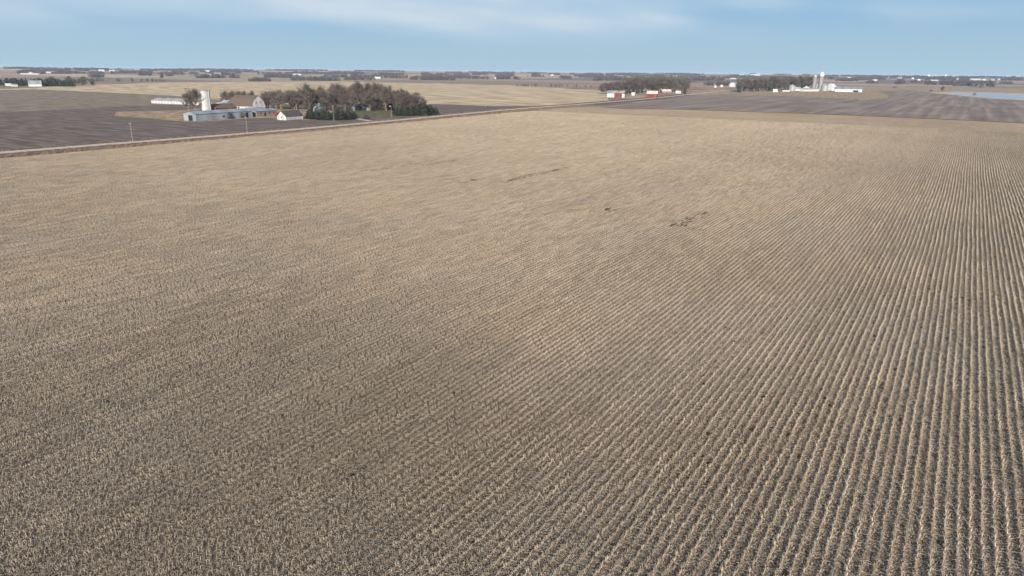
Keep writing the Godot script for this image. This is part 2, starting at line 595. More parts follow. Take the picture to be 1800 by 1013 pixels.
	M.tyre = mat(lin(0.02, 0.02, 0.02), 0.9)

const CORN := [Vector2(-330, 10), Vector2(-184, -247), Vector2(-97, -395), Vector2(-1, -568), Vector2(55, -640), Vector2(96, -640), Vector2(152, -634), Vector2(237, -590), Vector2(305, -540), Vector2(358, -492), Vector2(480, -382), Vector2(480, 130), Vector2(-330, 130)]
const ROAD := [Vector2(-390, 70), Vector2(-199, -267), Vector2(-137, -357), Vector2(-101, -421), Vector2(-52, -517), Vector2(-1, -621), Vector2(54, -705), Vector2(128, -830), Vector2(200, -960), Vector2(275, -1111), Vector2(352, -1262), Vector2(430, -1420), Vector2(560, -1660)]
var near_polys: Array[PackedVector2Array] = []

func _land() -> void:
	# the ground: one sheet to the horizon, finer where the far land rolls
	var s := Shape.new()
	var lines: Array[float] = []
	var d := -16000.0
	while d < 16000.0:
		lines.append(d)
		d += 150.0 if absf(d) < 6900.0 else 700.0
	lines.append(16000.0)
	for i in lines.size() - 1:
		for j in lines.size() - 1:
			if lines[j] > 1500.0:
				continue
			var a := on(lines[i], lines[j], -0.06)
			var b := on(lines[i + 1], lines[j], -0.06)
			var c := on(lines[i + 1], lines[j + 1], -0.06)
			var e := on(lines[i], lines[j + 1], -0.06)
			s.quad(a, e, c, b)
	for k in s.v.size():
		s.uv[k] = Vector2(s.v[k].dot(Q), s.v[k].dot(R))
	setting("ground", s, M.ground)
	sheet("corn_field", PackedVector2Array(CORN), 0.0, M.corn_soil)
	var road := smooth_line(ROAD, 2)
	strip("grass_verge", road, -16.0, 20.0, -0.03, M.verge)
	strip("road", road, -4.0, 4.0, 0.06, M.gravel)
	var left := PackedVector2Array([Vector2(-205, -270), Vector2(-400, 60), Vector2(-700, -100), Vector2(-396, -477), Vector2(-373, -510), Vector2(-354, -552), Vector2(-336, -609), Vector2(-306, -652), Vector2(-236, -582), Vector2(-188, -608), Vector2(-100, -680), Vector2(-77, -696), Vector2(-18, -672), Vector2(28, -678), Vector2(-18, -612), Vector2(-92, -477), Vector2(-144, -358), Vector2(-178, -312)])
	var olive := PackedVector2Array([Vector2(-700, -100), Vector2(-1100, -700), Vector2(-900, -960), Vector2(-728, -1004), Vector2(-717, -1060), Vector2(-620, -999), Vector2(-419, -864), Vector2(-226, -663), Vector2(-78, -708), Vector2(-77, -696), Vector2(-100, -680), Vector2(-188, -608), Vector2(-236, -582), Vector2(-306, -652), Vector2(-336, -609), Vector2(-354, -552), Vector2(-373, -510), Vector2(-396, -477)])
	var tan_ := PackedVector2Array([Vector2(-900, -960), Vector2(-756, -1043), Vector2(-775, -1147), Vector2(-792, -1279), Vector2(-824, -1578), Vector2(-742, -1845), Vector2(-509, -2060), Vector2(-5, -1720), Vector2(166, -1273), Vector2(112, -836), Vector2(38, -703), Vector2(-18, -676), Vector2(-78, -708), Vector2(-226, -663), Vector2(-419, -864), Vector2(-620, -999), Vector2(-717, -1060), Vector2(-728, -1004)])
	var right := PackedVector2Array([Vector2(82, -672), Vector2(260, -1050), Vector2(362, -1140), Vector2(444, -1032), Vector2(462, -932), Vector2(674, -1263), Vector2(903, -1622), Vector2(766, -1257), Vector2(652, -906), Vector2(578, -685), Vector2(490, -395), Vector2(366, -493), Vector2(312, -545), Vector2(240, -597), Vector2(154, -641), Vector2(100, -648)])
	var grass := PackedVector2Array([Vector2(260, -1060), Vector2(331, -1300), Vector2(459, -1612), Vector2(395, -1243), Vector2(520, -1450), Vector2(720, -1600), Vector2(760, -1520), Vector2(642, -1221), Vector2(551, -1039), Vector2(462, -932), Vector2(444, -1032), Vector2(362, -1140)])
	var east := PackedVector2Array([Vector2(903, -1622), Vector2(720, -1620), Vector2(960, -2080), Vector2(1500, -1980), Vector2(1500, -1200), Vector2(950, -1000), Vector2(940, -1310), Vector2(945, -1379), Vector2(924, -1451), Vector2(829, -1369)])
	near_polys = [left, olive, tan_, right, grass, east, PackedVector2Array(CORN)]
	sheet("plowed_field", left, -0.02, M.plowed)
	sheet("olive_field", olive, -0.025, M.olive)
	sheet("tan_field", tan_, -0.03, M.tan)
	sheet("plowed_field", right, -0.015, M.plowed_rows)
	sheet("dry_grass", grass, -0.01, M.dry_grass)
	sheet("far_meadow", east, -0.035, M.meadow)
	sheet("pond_bank", PackedVector2Array([Vector2(800, -1370), Vector2(935, -1490), Vector2(985, -1390), Vector2(980, -1300), Vector2(960, -1120), Vector2(700, -760), Vector2(655, -755), Vector2(702, -985), Vector2(706, -1070), Vector2(752, -1200)]), 0.01, M.tan)
	sheet("pond", PackedVector2Array([Vector2(829, -1369), Vector2(924, -1451), Vector2(945, -1379), Vector2(940, -1310), Vector2(901, -1128), Vector2(690, -780), Vector2(670, -790), Vector2(710, -987), Vector2(718, -1070), Vector2(764, -1197)]), 0.03, M.water)
	sheet("lawn", PackedVector2Array([Vector2(-106, -478), Vector2(-125, -520), Vector2(-132, -575), Vector2(-98, -590), Vector2(-70, -540), Vector2(-80, -500)]), 0.01, M.lawn)
	sheet("farmyard", PackedVector2Array([Vector2(-203, -434), Vector2(-194, -438), Vector2(-171, -482), Vector2(-150, -462), Vector2(-118, -470), Vector2(-135, -540), Vector2(-175, -640), Vector2(-260, -640), Vector2(-262, -560), Vector2(-300, -530), Vector2(-275, -483), Vector2(-242, -465)]), 0.0, M.dry_grass)
	strip("driveway", smooth_line([Vector2(-92, -455), Vector2(-108, -480), Vector2(-125, -505), Vector2(-160, -520)], 2), -2.2, 2.2, 0.05, M.gravel)
	# ditch grass along the road and the field's edges
	var tuft := Shape.new()
	for k in 26:
		var a := rng.randf() * TAU
		var p := Vector3(rng.randf_range(-0.5, 0.5), 0, rng.randf_range(-0.5, 0.5))
		tuft.col = Color(1, 1, 1) * rng.randf_range(0.7, 1.25)
		var g := Vector3(cos(a) * 0.35, rng.randf_range(0.5, 1.0), sin(a) * 0.35)
		tuft.ribbon(p, p + g, 0.07, Vector3(-sin(a), 0, cos(a)))
	var where: Array[Transform3D] = []
	var tint := PackedColorArray()
	for k in road.size() - 1:
		if road[k].y < -720.0 or road[k].y > -60.0:
			continue
		var dd := (road[k + 1] - road[k]).normalized()
		var o := Vector2(-dd.y, dd.x)
		var steps := int(road[k].distance_to(road[k + 1]) / 0.22)
		for j in steps:
			var u := rng.randf_range(4.0, 19.0)
			if rng.randf() < 0.35:
				u = rng.randf_range(16.5, 19.5)
			if rng.randf() < 0.25:
				u = -rng.randf_range(4.0, 9.0)
			var p := road[k].lerp(road[k + 1], float(j) / steps) + o * u
			var h := rng.randf_range(0.35, 0.9) * (1.3 if u > 16.0 else 0.8)
			where.append(Transform3D(Basis(Vector3.UP, rng.randf() * TAU).scaled(Vector3(1.1, h, 1.1)), Vector3(p.x, 0.0, p.y)))
			tint.append(Color(1, rng.randf_range(0.92, 1.0), rng.randf_range(0.85, 1.0)) * rng.randf_range(0.6, 1.1))
	for k in 9000:                                            # strip of rough grass between the corn and the plowed field
		var t := rng.randf()
		var p: Vector2 = CORN[5].lerp(CORN[9], t) + Vector2(0.52, -0.85) * rng.randf_range(1.5, 5.5) + Vector2(0, 0)
		var seg := rng.randi_range(5, 8)
		p = CORN[seg].lerp(CORN[seg + 1], t) + Vector2(0.5, -0.86) * rng.randf_range(0.5, 4.5)
		where.append(Transform3D(Basis(Vector3.UP, rng.randf() * TAU).scaled(Vector3(1.0, rng.randf_range(0.3, 0.8), 1.0)), Vector3(p.x, 0.0, p.y)))
		tint.append(Color(0.8, 0.72, 0.66) * rng.randf_range(0.5, 1.0))
	copies("ditch_grass", tuft.mesh(M.grass_blade), where, tint, "brown dead grass in the ditch along the gravel road and field edge")

func straw_color() -> Color:
	var c := Color(0.415, 0.355, 0.275).lerp(Color(0.32, 0.265, 0.20), rng.randf())
	var r := rng.randf()
	if r < 0.12:
		c = Color(0.26, 0.19, 0.14)
	elif r < 0.24:
		c = Color(0.31, 0.29, 0.25)
	elif r < 0.32:
		c = Color(0.56, 0.49, 0.385)
	return c * rng.randf_range(0.8, 1.12)

func _corn_field() -> void:
	const L := 4.0
	const SP := 0.762
	var s := Shape.new()
	var f := FastNoiseLite.new()
	f.seed = 77
	f.frequency = 0.9
	# mat of chaff and soil, ridged along the row
	var nx := 9
	var nz := 50
	var hgt := func(x: float, z: float) -> float:
		return 0.05 * cos(x / SP * TAU) + 0.03 * f.get_noise_2d(x * 3.0, z * 2.0) + 0.05 * f.get_noise_2d(x * 9.0 + 40.0, z * 9.0) + 0.07
	for i in nx:
		for j in nz:
			var x0 := (float(i) / nx - 0.5) * SP
			var x1 := (float(i + 1) / nx - 0.5) * SP
			var z0 := (float(j) / nz - 0.5) * L
			var z1 := (float(j + 1) / nz - 0.5) * L
			var k := smoothstep(0.15, 0.9, rng.randf() * 0.8 + 0.35 * f.get_noise_2d(x0 * 4.0 + 9.0, z0 * 1.5))
			s.col = Color(0.05, 0.037, 0.029).lerp(Color(0.245, 0.188, 0.14), k) * rng.randf_range(0.75, 1.2)
			s.quad(Vector3(x0, hgt.call(x0, z0), z0), Vector3(x0, hgt.call(x0, z1), z1), Vector3(x1, hgt.call(x1, z1), z1), Vector3(x1, hgt.call(x1, z0), z0))
	# standing stalks
	var z := -L / 2
	while z < L / 2:
		z += rng.randf_range(0.06, 0.13)
		if rng.randf() < 0.05 or f.get_noise_2d(z * 1.3, 300.0) > 0.33:
			continue
		var b := Vector3(rng.randf_range(-0.055, 0.055), 0.1, z)
		var h := rng.randf_range(0.2, 0.40)
		var tip := b + Vector3(rng.randf_range(-0.08, 0.08), h, rng.randf_range(-0.12, 0.12))
		s.col = straw_color() * 0.97
		s.tube(b, tip, 0.017, 0.014, 3)
		for q in 2:
			if rng.randf() < 0.85:
				_leaf(s, b.lerp(tip, rng.randf_range(0.3, 0.95)), rng.randf() * TAU, rng.randf_range(0.14, 0.34), rng.randf_range(0.03, 0.05), rng.randf_range(0.0, 0.09), 0.86)
	# litter: leaves, husks and broken stalks
	for k in 300:
		var p := Vector3(rng.randf_range(-0.46, 0.46) * rng.randf_range(0.35, 1.0) + 0.03, 0.0, rng.randf_range(-L / 2, L / 2))
		p.y = hgt.call(p.x, p.z) + rng.randf_range(0.0, 0.03)
		var a := rng.randf() * TAU
		if rng.randf() < 0.5:
			a = rng.randf_range(-0.5, 0.5) + (PI if rng.randf() < 0.5 else 0.0)
		_leaf(s, p, a, rng.randf_range(0.08, 0.28), rng.randf_range(0.014, 0.036), rng.randf_range(0.0, 0.06) + (0.09 if rng.randf() < 0.35 else 0.0), 0.42 if rng.randf() < 0.42 else 1.04)
	for k in 26:
		var p := Vector3(rng.randf_range(-0.4, 0.4), 0.0, rng.randf_range(-L / 2, L / 2))
		p.y = hgt.call(p.x, p.z) + 0.03
		var a := rng.randf() * TAU
		var g := Vector3(cos(a), rng.randf_range(-0.05, 0.25), sin(a)) * rng.randf_range(0.15, 0.4)
		s.col = straw_color() * 1.1
		s.tube(p, p + g, 0.014, 0.012, 3)
	var tile := s.mesh(M.straw)

	var poly := PackedVector2Array(CORN)
	var where: Array[Transform3D] = []
	var tint := PackedColorArray()
	var clod_at: Array[Transform3D] = []
	var clod_tint := PackedColorArray()
	var wob := FastNoiseLite.new()
	wob.seed = 5
	wob.frequency = 0.011
	wob.fractal_octaves = 3
	var patch := FastNoiseLite.new()
	patch.seed = 91
	patch.frequency = 0.012
	patch.fractal_octaves = 4
	var flat := func(p: Vector3) -> Vector2: return Vector2(p.x, p.z)
	var put := func(p: Vector3, dir: Vector3, t: float, rise: float) -> void:
		var b := Basis(dir.cross(Vector3.UP) * -1.0, Vector3.UP, dir)
		if b.determinant() < 0:
			b = Basis(dir.cross(Vector3.UP), Vector3.UP, dir)
		b = b * Basis.from_scale(Vector3(-1.0 if rng.randf() < 0.5 else 1.0, rise, -1.0 if rng.randf() < 0.5 else 1.0))
		where.append(Transform3D(b, p))
		var n2 := patch.get_noise_2d(p.x * 2.3 + 500.0, p.z * 2.3)
		tint.append(Color(1.0 + 0.03 * n2, 1.0, 1.0 - 0.05 * n2) * t)
	var eye := func(p: Vector3) -> bool:
		var v := p - Vector3(0, 0, 14)
		return -v.z > 20.0 and absf(v.x) < -v.z * (1.0 if v.z > -150.0 else 0.84) + 6.0 and p.length() > 22.0
	var ruts := [[164.0, -162.5, 27.0], [184.0, -157.0, 20.0], [160.0, -123.0, 9.0], [168.0, -113.6, 42.0], [141.0, -48.8, 17.0], [146.0, -69.0, 4.0]]
	# rows along R up to the headland, where they turn across
	var qn := -420
	while qn < 130:
		var pass_id := floori(qn / 8.0)
		var q0 := qn * SP + 0.04 * sin(pass_id * 12.9898)
		var s0 := 12.0 - rng.randf() * L
		while s0 < 505.0:
			var p := R * s0 + Q * q0
			var bare := false
			for rut in ruts:
				if absf(q0 - rut[1] - 0.8 * sin(s0 * 0.13)) < 0.42 and s0 > rut[0] - 3.0 and s0 < rut[0] + rut[2] and rng.randf() < 0.4:
					bare = true
			if not bare and (eye.call(p) as bool) and Geometry2D.is_point_in_polygon(flat.call(p), poly):
				var w0 := 0.26 * wob.get_noise_2d(s0, pass_id * 7.0)
				var w1 := 0.26 * wob.get_noise_2d(s0 + L, pass_id * 7.0)
				var dir := (R * L + Q * (w1 - w0)).normalized()
				var n := patch.get_noise_2d(p.x, p.z) * 0.12 + 0.025 * sin(pass_id * 4.1) + rng.randf_range(-0.06, 0.06)
				var sparse := smoothstep(72.0, 15.0, Vector2(p.x + 35.0, p.z + 50.0).length())    # factor that darkens the stubble tint near the drone
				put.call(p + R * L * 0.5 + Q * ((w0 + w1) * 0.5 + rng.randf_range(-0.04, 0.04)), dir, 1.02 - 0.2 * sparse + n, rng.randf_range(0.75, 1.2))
				if rng.randf() < 0.04 + 0.25 * maxf(0.0, patch.get_noise_2d(p.x * 3.0, p.z * 3.0)):
					var c := p + R * rng.randf() * L + Q * (w0 - 0.2 + rng.randf_range(-0.15, 0.15))
					clod_at.append(Transform3D(Basis(Vector3.UP, rng.randf() * TAU).scaled(Vector3(rng.randf_range(0.14, 0.3), rng.randf_range(0.14, 0.26), rng.randf_range(0.14, 0.3))), c))
					clod_tint.append(Color(1, 1, 1) * rng.randf_range(0.5, 1.1))
			s0 += L
		qn += 1
	var sn := 505.0 + SP
	while sn < 660.0:
		var q0 := -300.0 - rng.randf() * L
		while q0 < 120.0:
			var p := R * sn + Q * q0
			if (eye.call(p) as bool) and Geometry2D.is_point_in_polygon(flat.call(p + Q * L * 0.5), poly):
				put.call(p + Q * L * 0.5, Q, 0.78 + patch.get_noise_2d(p.x, p.z) * 0.1 + rng.randf_range(-0.05, 0.05), rng.randf_range(0.7, 1.0))
			q0 += L
		sn += SP
	# wet ruts where the machines turned the soil up
	for rut in ruts:
		for k in int(rut[2] * 4.0):
			var c: Vector3 = R * (rut[0] + rng.randf() * rut[2]) + Q * (rut[1] + 0.5 * sin(k * 0.3) + (1.52 if k % 2 else 0.0) + rng.randf_range(-0.2, 0.2))
			if rng.randf() < 0.3:
				continue
			clod_at.append(Transform3D(Basis(Vector3.UP, rng.randf() * TAU).scaled(Vector3(rng.randf_range(0.25, 0.5), rng.randf_range(0.2, 0.32), rng.randf_range(0.25, 0.5))), c))
			clod_tint.append(Color(1, 1, 1) * rng.randf_range(0.4, 0.8))
	print("corn tiles ", where.size(), " clods ", clod_at.size(), " tile triangles ", s.v.size() / 3)
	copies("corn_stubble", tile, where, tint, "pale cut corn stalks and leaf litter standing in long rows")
	var cl := Shape.new()
	var ico: Array[Vector3] = []
	for k in 26:
		var y := 1.0 - 2.0 * (k + 0.5) / 26.0
		var a := k * 2.39996
		ico.append(Vector3(cos(a) * sqrt(1 - y * y), y, sin(a) * sqrt(1 - y * y)) * rng.randf_range(0.75, 1.15))
	for k in 90:                                              # a rough clump: short plates of soil round a core
		var p: Vector3 = ico[k % 26]
		var t := p.cross(Vector3(rng.randf_range(-1, 1), rng.randf_range(-1, 1), rng.randf_range(-1, 1))).normalized() * 0.5
		var u := p.cross(t).normalized() * 0.45
		cl.col = Color(1, 1, 1) * rng.randf_range(0.6, 1.3)
		cl.tri(p * 0.9 + t, p * 0.9 - t + u, p * 0.9 - t - u)
	copies("soil_clod", cl.mesh(M.clod), clod_at, clod_tint, "dark clumps of bare soil turned up between the corn rows")

func _leaf(s: Shape, p: Vector3, a: float, length: float, w: float, arch: float, shade := 1.0) -> void:
	var d := Vector3(cos(a), 0, sin(a))
	var side := Vector3(-sin(a), rng.randf_range(-0.4, 0.4), cos(a)).normalized()
	s.col = straw_color() * shade
	var bend := rng.randf_range(-0.3, 0.3) * length
	var prev := p
	var pw := w * 0.6
	for k in 3:
		var t := (k + 1) / 3.0
		var to := p + d * length * t + Vector3(-d.z, 0, d.x) * bend * t * t + Vector3.UP * (arch * sin(t * PI) - 0.02 * t)
		var nw: float = [w, w * 0.8, w * 0.15][k]
		s.quad(prev - side * pw * 0.5, prev + side * pw * 0.5, to + side * nw * 0.5, to - side * nw * 0.5)
		prev = to
		pw = nw

# ---------------------------------------------------------------- trees of the farmsteads
func _trees() -> void:
	protos.tree = []
	for k in 5:
		protos.tree.append(make_tree(k))
	protos.conifer = []
	for k in 3:
		protos.conifer.append(make_conifer(k))
	protos.bush = [make_bush(0), make_bush(1)]
	# the grove of the near farm
	tree("bare_tree", protos.tree[1], -164.5, -565, 18.0, "tall round-crowned bare tree standing apart beside the gap in the grove", "tree")
	tree("bare_tree", protos.tree[3], -243, -536, 14.5, "spreading bare tree in front of the long white shed beside the white silo", "tree")
	tree("bare_tree", protos.tree[0], -252, -545, 12.5, "smaller bare tree behind the spreading tree by the white silo", "tree")
	tree("bare_tree", protos.tree[2], -131, -597, 20.0, "tallest upright bare tree in the middle of the dense grove", "tree")
	tree("bare_tree", protos.tree[2], -104, -575, 16.5, "bare tree with pale trunk at the edge of the green lawn", "tree")
	var g := "bare trees of the grove at the near farm"
	for p in [[-159, -592, 15.5], [-145, -590, 17.5], [-115, -598, 18.5], [-90, -592, 12.5], [-99, -600, 15.5], [-82, -584, 10.5], [-152, -606, 16.0], [-138, -618, 17.5], [-124, -612, 18.5], [-108, -618, 17.0],
			[-96, -616, 13.5], [-84, -604, 12.0], [-166, -600, 14.0], [-148, -575, 13.0], [-128, -566, 11.5], [-139, -580, 15.0], [-118, -584, 14.0], [-110, -592, 16.0], [-156, -620, 17.0], [-142, -634, 18.0], [-120, -632, 17.5], [-100, -636, 14.5], [-76, -592, 9.0]]:
		tree("bare_tree", protos.tree[rng.randi_range(0, 4)], p[0] + rng.randf_range(-1.5, 1.5), p[1], p[2] * rng.randf_range(0.92, 1.06), "brown bare tree packed in the dense grove behind the lawn and conifers", "tree", g, 1.1)
	for k in 26:
		tree("bare_tree", protos.tree[rng.randi_range(0, 4)], rng.randf_range(-170, -82), rng.randf_range(-612, -572), rng.randf_range(8.0, 13.5), "brown bare tree packed in the dense grove behind the lawn and conifers", "tree", g, 1.5)
	g = "leafless brush at the foot of the near grove"
	for p in [[-160, -575], [-153, -570], [-144, -568], [-136, -574], [-124, -588], [-113, -580], [-107, -588], [-95, -584], [-88, -580], [-172, -585], [-165, -582], [-80, -578]]:
		bush("leafless brown brush at the foot of the grove behind the lawn", p[0], p[1], rng.randf_range(7.0, 11.0), rng.randf_range(3.5, 6.0), 0, g)
	g = "bare trees between the arched barn and the grove"
	for p in [[-209, -600, 11.0], [-196, -596, 12.5], [-183, -588, 12.0], [-172, -590, 13.5], [-188, -594, 13.0], [-178, -604, 12.5], [-169, -600, 13.5], [-213, -606, 11.5], [-206, -596, 11.5], [-199, -590, 12.0], [-192, -580, 11.5], [-186, -590, 13.0], [-180, -584, 12.0], [-176, -596, 12.5], [-203, -608, 12.5], [-190, -602, 12.5]]:
		tree("bare_tree", protos.tree[rng.randi_range(0, 4)], p[0], p[1], p[2], "low bare tree just right of the arched barn gable", "tree", g, 1.5)
	g = "bare trees behind the arched barn roof"
	for p in [[-262, -640, 10.5], [-254, -634, 11.0], [-246, -630, 11.0], [-238, -622, 11.5], [-230, -618, 11.5]]:
		tree("bare_tree", protos.tree[rng.randi_range(0, 4)], p[0], p[1], p[2], "low bare tree showing above the brown barn roof", "tree", g, 1.2)
	# conifers of the near farm
	tree("blue_spruce", protos.conifer[2], -137.5, -497, 9.2, "pale blue spruce rising above the front conifers before the white house", "tree", "", 2.3)
	g = "dark conifers in the front clump by the road"
	for p in [[-137, -473, 6.6], [-132, -470, 5.9], [-127, -466, 5.9], [-123, -464, 6.0], [-118.5, -465, 6.3], [-114, -464, 6.6], [-111, -470, 6.0], [-109, -478, 5.0], [-129, -480, 6.2], [-120, -474, 6.3]]:
		tree("cedar", protos.conifer[1], p[0], p[1], p[2], "dark green conifer in the clump between the white garage and the lawn", "tree", g, 2.1)
	tree("cedar", protos.conifer[1], -67, -520.7, 9.8, "biggest dark conifer in the clump where the lawn ends", "tree", "", 2.0)
	tree("cedar", protos.conifer[1], -58.5, -528, 6.0, "small pointed conifer closing the clump beside the plowed strip", "tree", "", 1.6)
	g = "dark conifers where the lawn ends"
	for p in [[-84, -518, 6.6], [-80, -517, 7.2], [-76, -519, 7.8], [-71.5, -520, 8.2], [-62.5, -526, 7.6], [-88, -528, 6.0]]:
		tree("cedar", protos.conifer[1], p[0], p[1], p[2], "dark green conifer in the clump between lawn and plowed strip", "tree", g, 2.0)
	tree("dark_spruce", protos.conifer[0], -104, -592, 11.0, "dark spruce half hidden under the bare grove behind the lawn pole", "tree", "", 1.5)
	tree("dark_spruce", protos.conifer[0], -124, -580, 14.0, "dark spruce among the bare trees in the middle of the grove", "tree")
	bush("round dark green bush alone on the lawn near the road", -99, -472, 4.6, 3.0, 1)
	bush("grey-green bush against the blue metal shed wall", -189, -466, 5.2, 4.0, 1)
	bush("bushy grey shrub beside the dark shed doorway", -184, -475, 4.8, 3.8, 0)
	# grove of the red farm
	g = "bare trees of the grove behind the red barns"
	for k in 52:
		var t := (k + rng.randf()) / 52.0
		var p := Vector2(140, -1035).lerp(Vector2(332, -1325), t) + Vector2(0.83, -0.55).rotated(-1.2) * rng.randf_range(0.0, 70.0)
		tree("bare_tree", protos.tree[rng.randi_range(0, 4)], p.x, p.y, lerpf(14.5, 20.5, smoothstep(0.0, 0.45, t)) * rng.randf_range(0.82, 1.06), "grey bare tree in the grove behind the two red barns", "tree", g, 1.45)
	tree("blue_spruce", protos.conifer[0], 279, -1159, 11.0, "green spruce at the end of the grove beside the red-roofed house", "tree", "", 1.4)
	tree("dark_spruce", protos.conifer[0], 232, -1150, 12.0, "dark spruce inside the grove behind the red-roofed house", "tree", "", 1.3)
	# grove of the white farm
	g = "bare trees of the grove beside the silos"
	for k in 64:
		var t := (k + rng.randf()) / 64.0
		var p := Vector2(398, -1262).lerp(Vector2(640, -1545), t) + Vector2(0.3, -0.95) * rng.randf_range(0.0, 80.0)
		tree("bare_tree", protos.tree[rng.randi_range(0, 4)], p.x, p.y, lerpf(17.0, 23.0, smoothstep(0.0, 0.6, t)) * rng.randf_range(0.82, 1.08), "grey bare tree in the grove beside the tall silos", "tree", g, 1.4)
	tree("dark_spruce", protos.conifer[0], 397, -1252, 11.5, "dark low spruce at the open end of the grove by the silos", "tree", "", 1.5)
	tree("dark_spruce", protos.conifer[0], 503, -1392, 27.5, "tallest pointed spruce rising over the middle of the silo grove", "tree")
	tree("dark_spruce", protos.conifer[0], 619, -1524, 25.0, "pointed dark spruce between the grain bin and the grey silo", "tree")
	tree("dark_spruce", protos.conifer[0], 720, -1560, 8.0, "small dark conifer behind the roof of the long white barn", "tree", "", 1.5)
	# windbreak of the far farm on the left
	g = "conifers of the windbreak behind the white barn with the curved roof"
	for k in 40:
		var t := k / 39.0
		var p := Vector2(-945, -1272).lerp(Vector2(-766, -1232), t)
		tree("dark_spruce", protos.conifer[k % 2], p.x + rng.randf_range(-2, 2), p.y + rng.randf_range(-6, 6), rng.randf_range(9.0, 13.5), "dark conifer in the windbreak row behind the far white barn", "tree", g, 1.7)
	g = "bare trees at the end of the windbreak"
	for k in 12:
		tree("bare_tree", protos.tree[rng.randi_range(0, 4)], rng.randf_range(-840, -752), rng.randf_range(-1300, -1240), rng.randf_range(10.0, 14.5), "bare tree behind the end of the dark windbreak row", "tree", g, 1.3)
	# single trees farther out
	tree("bare_tree", protos.tree[2], -934, -1890, 18.0, "lone tall bare tree in the sparse tree line far behind the silo", "tree")
	tree("bare_tree", protos.tree[1], 875, -1453, 9.0, "small bare tree on the near bank of the pond", "tree", "", 1.2)
	bush("low shrub beside the small tree at the pond", 862, -1470, 7.0, 4.5)
	bush("low brown shrub standing in the pond edge", 779, -1201, 7.0, 5.5)
	bush("low scrub on the grass slope above the pond", 973, -1820, 14.0, 5.5)

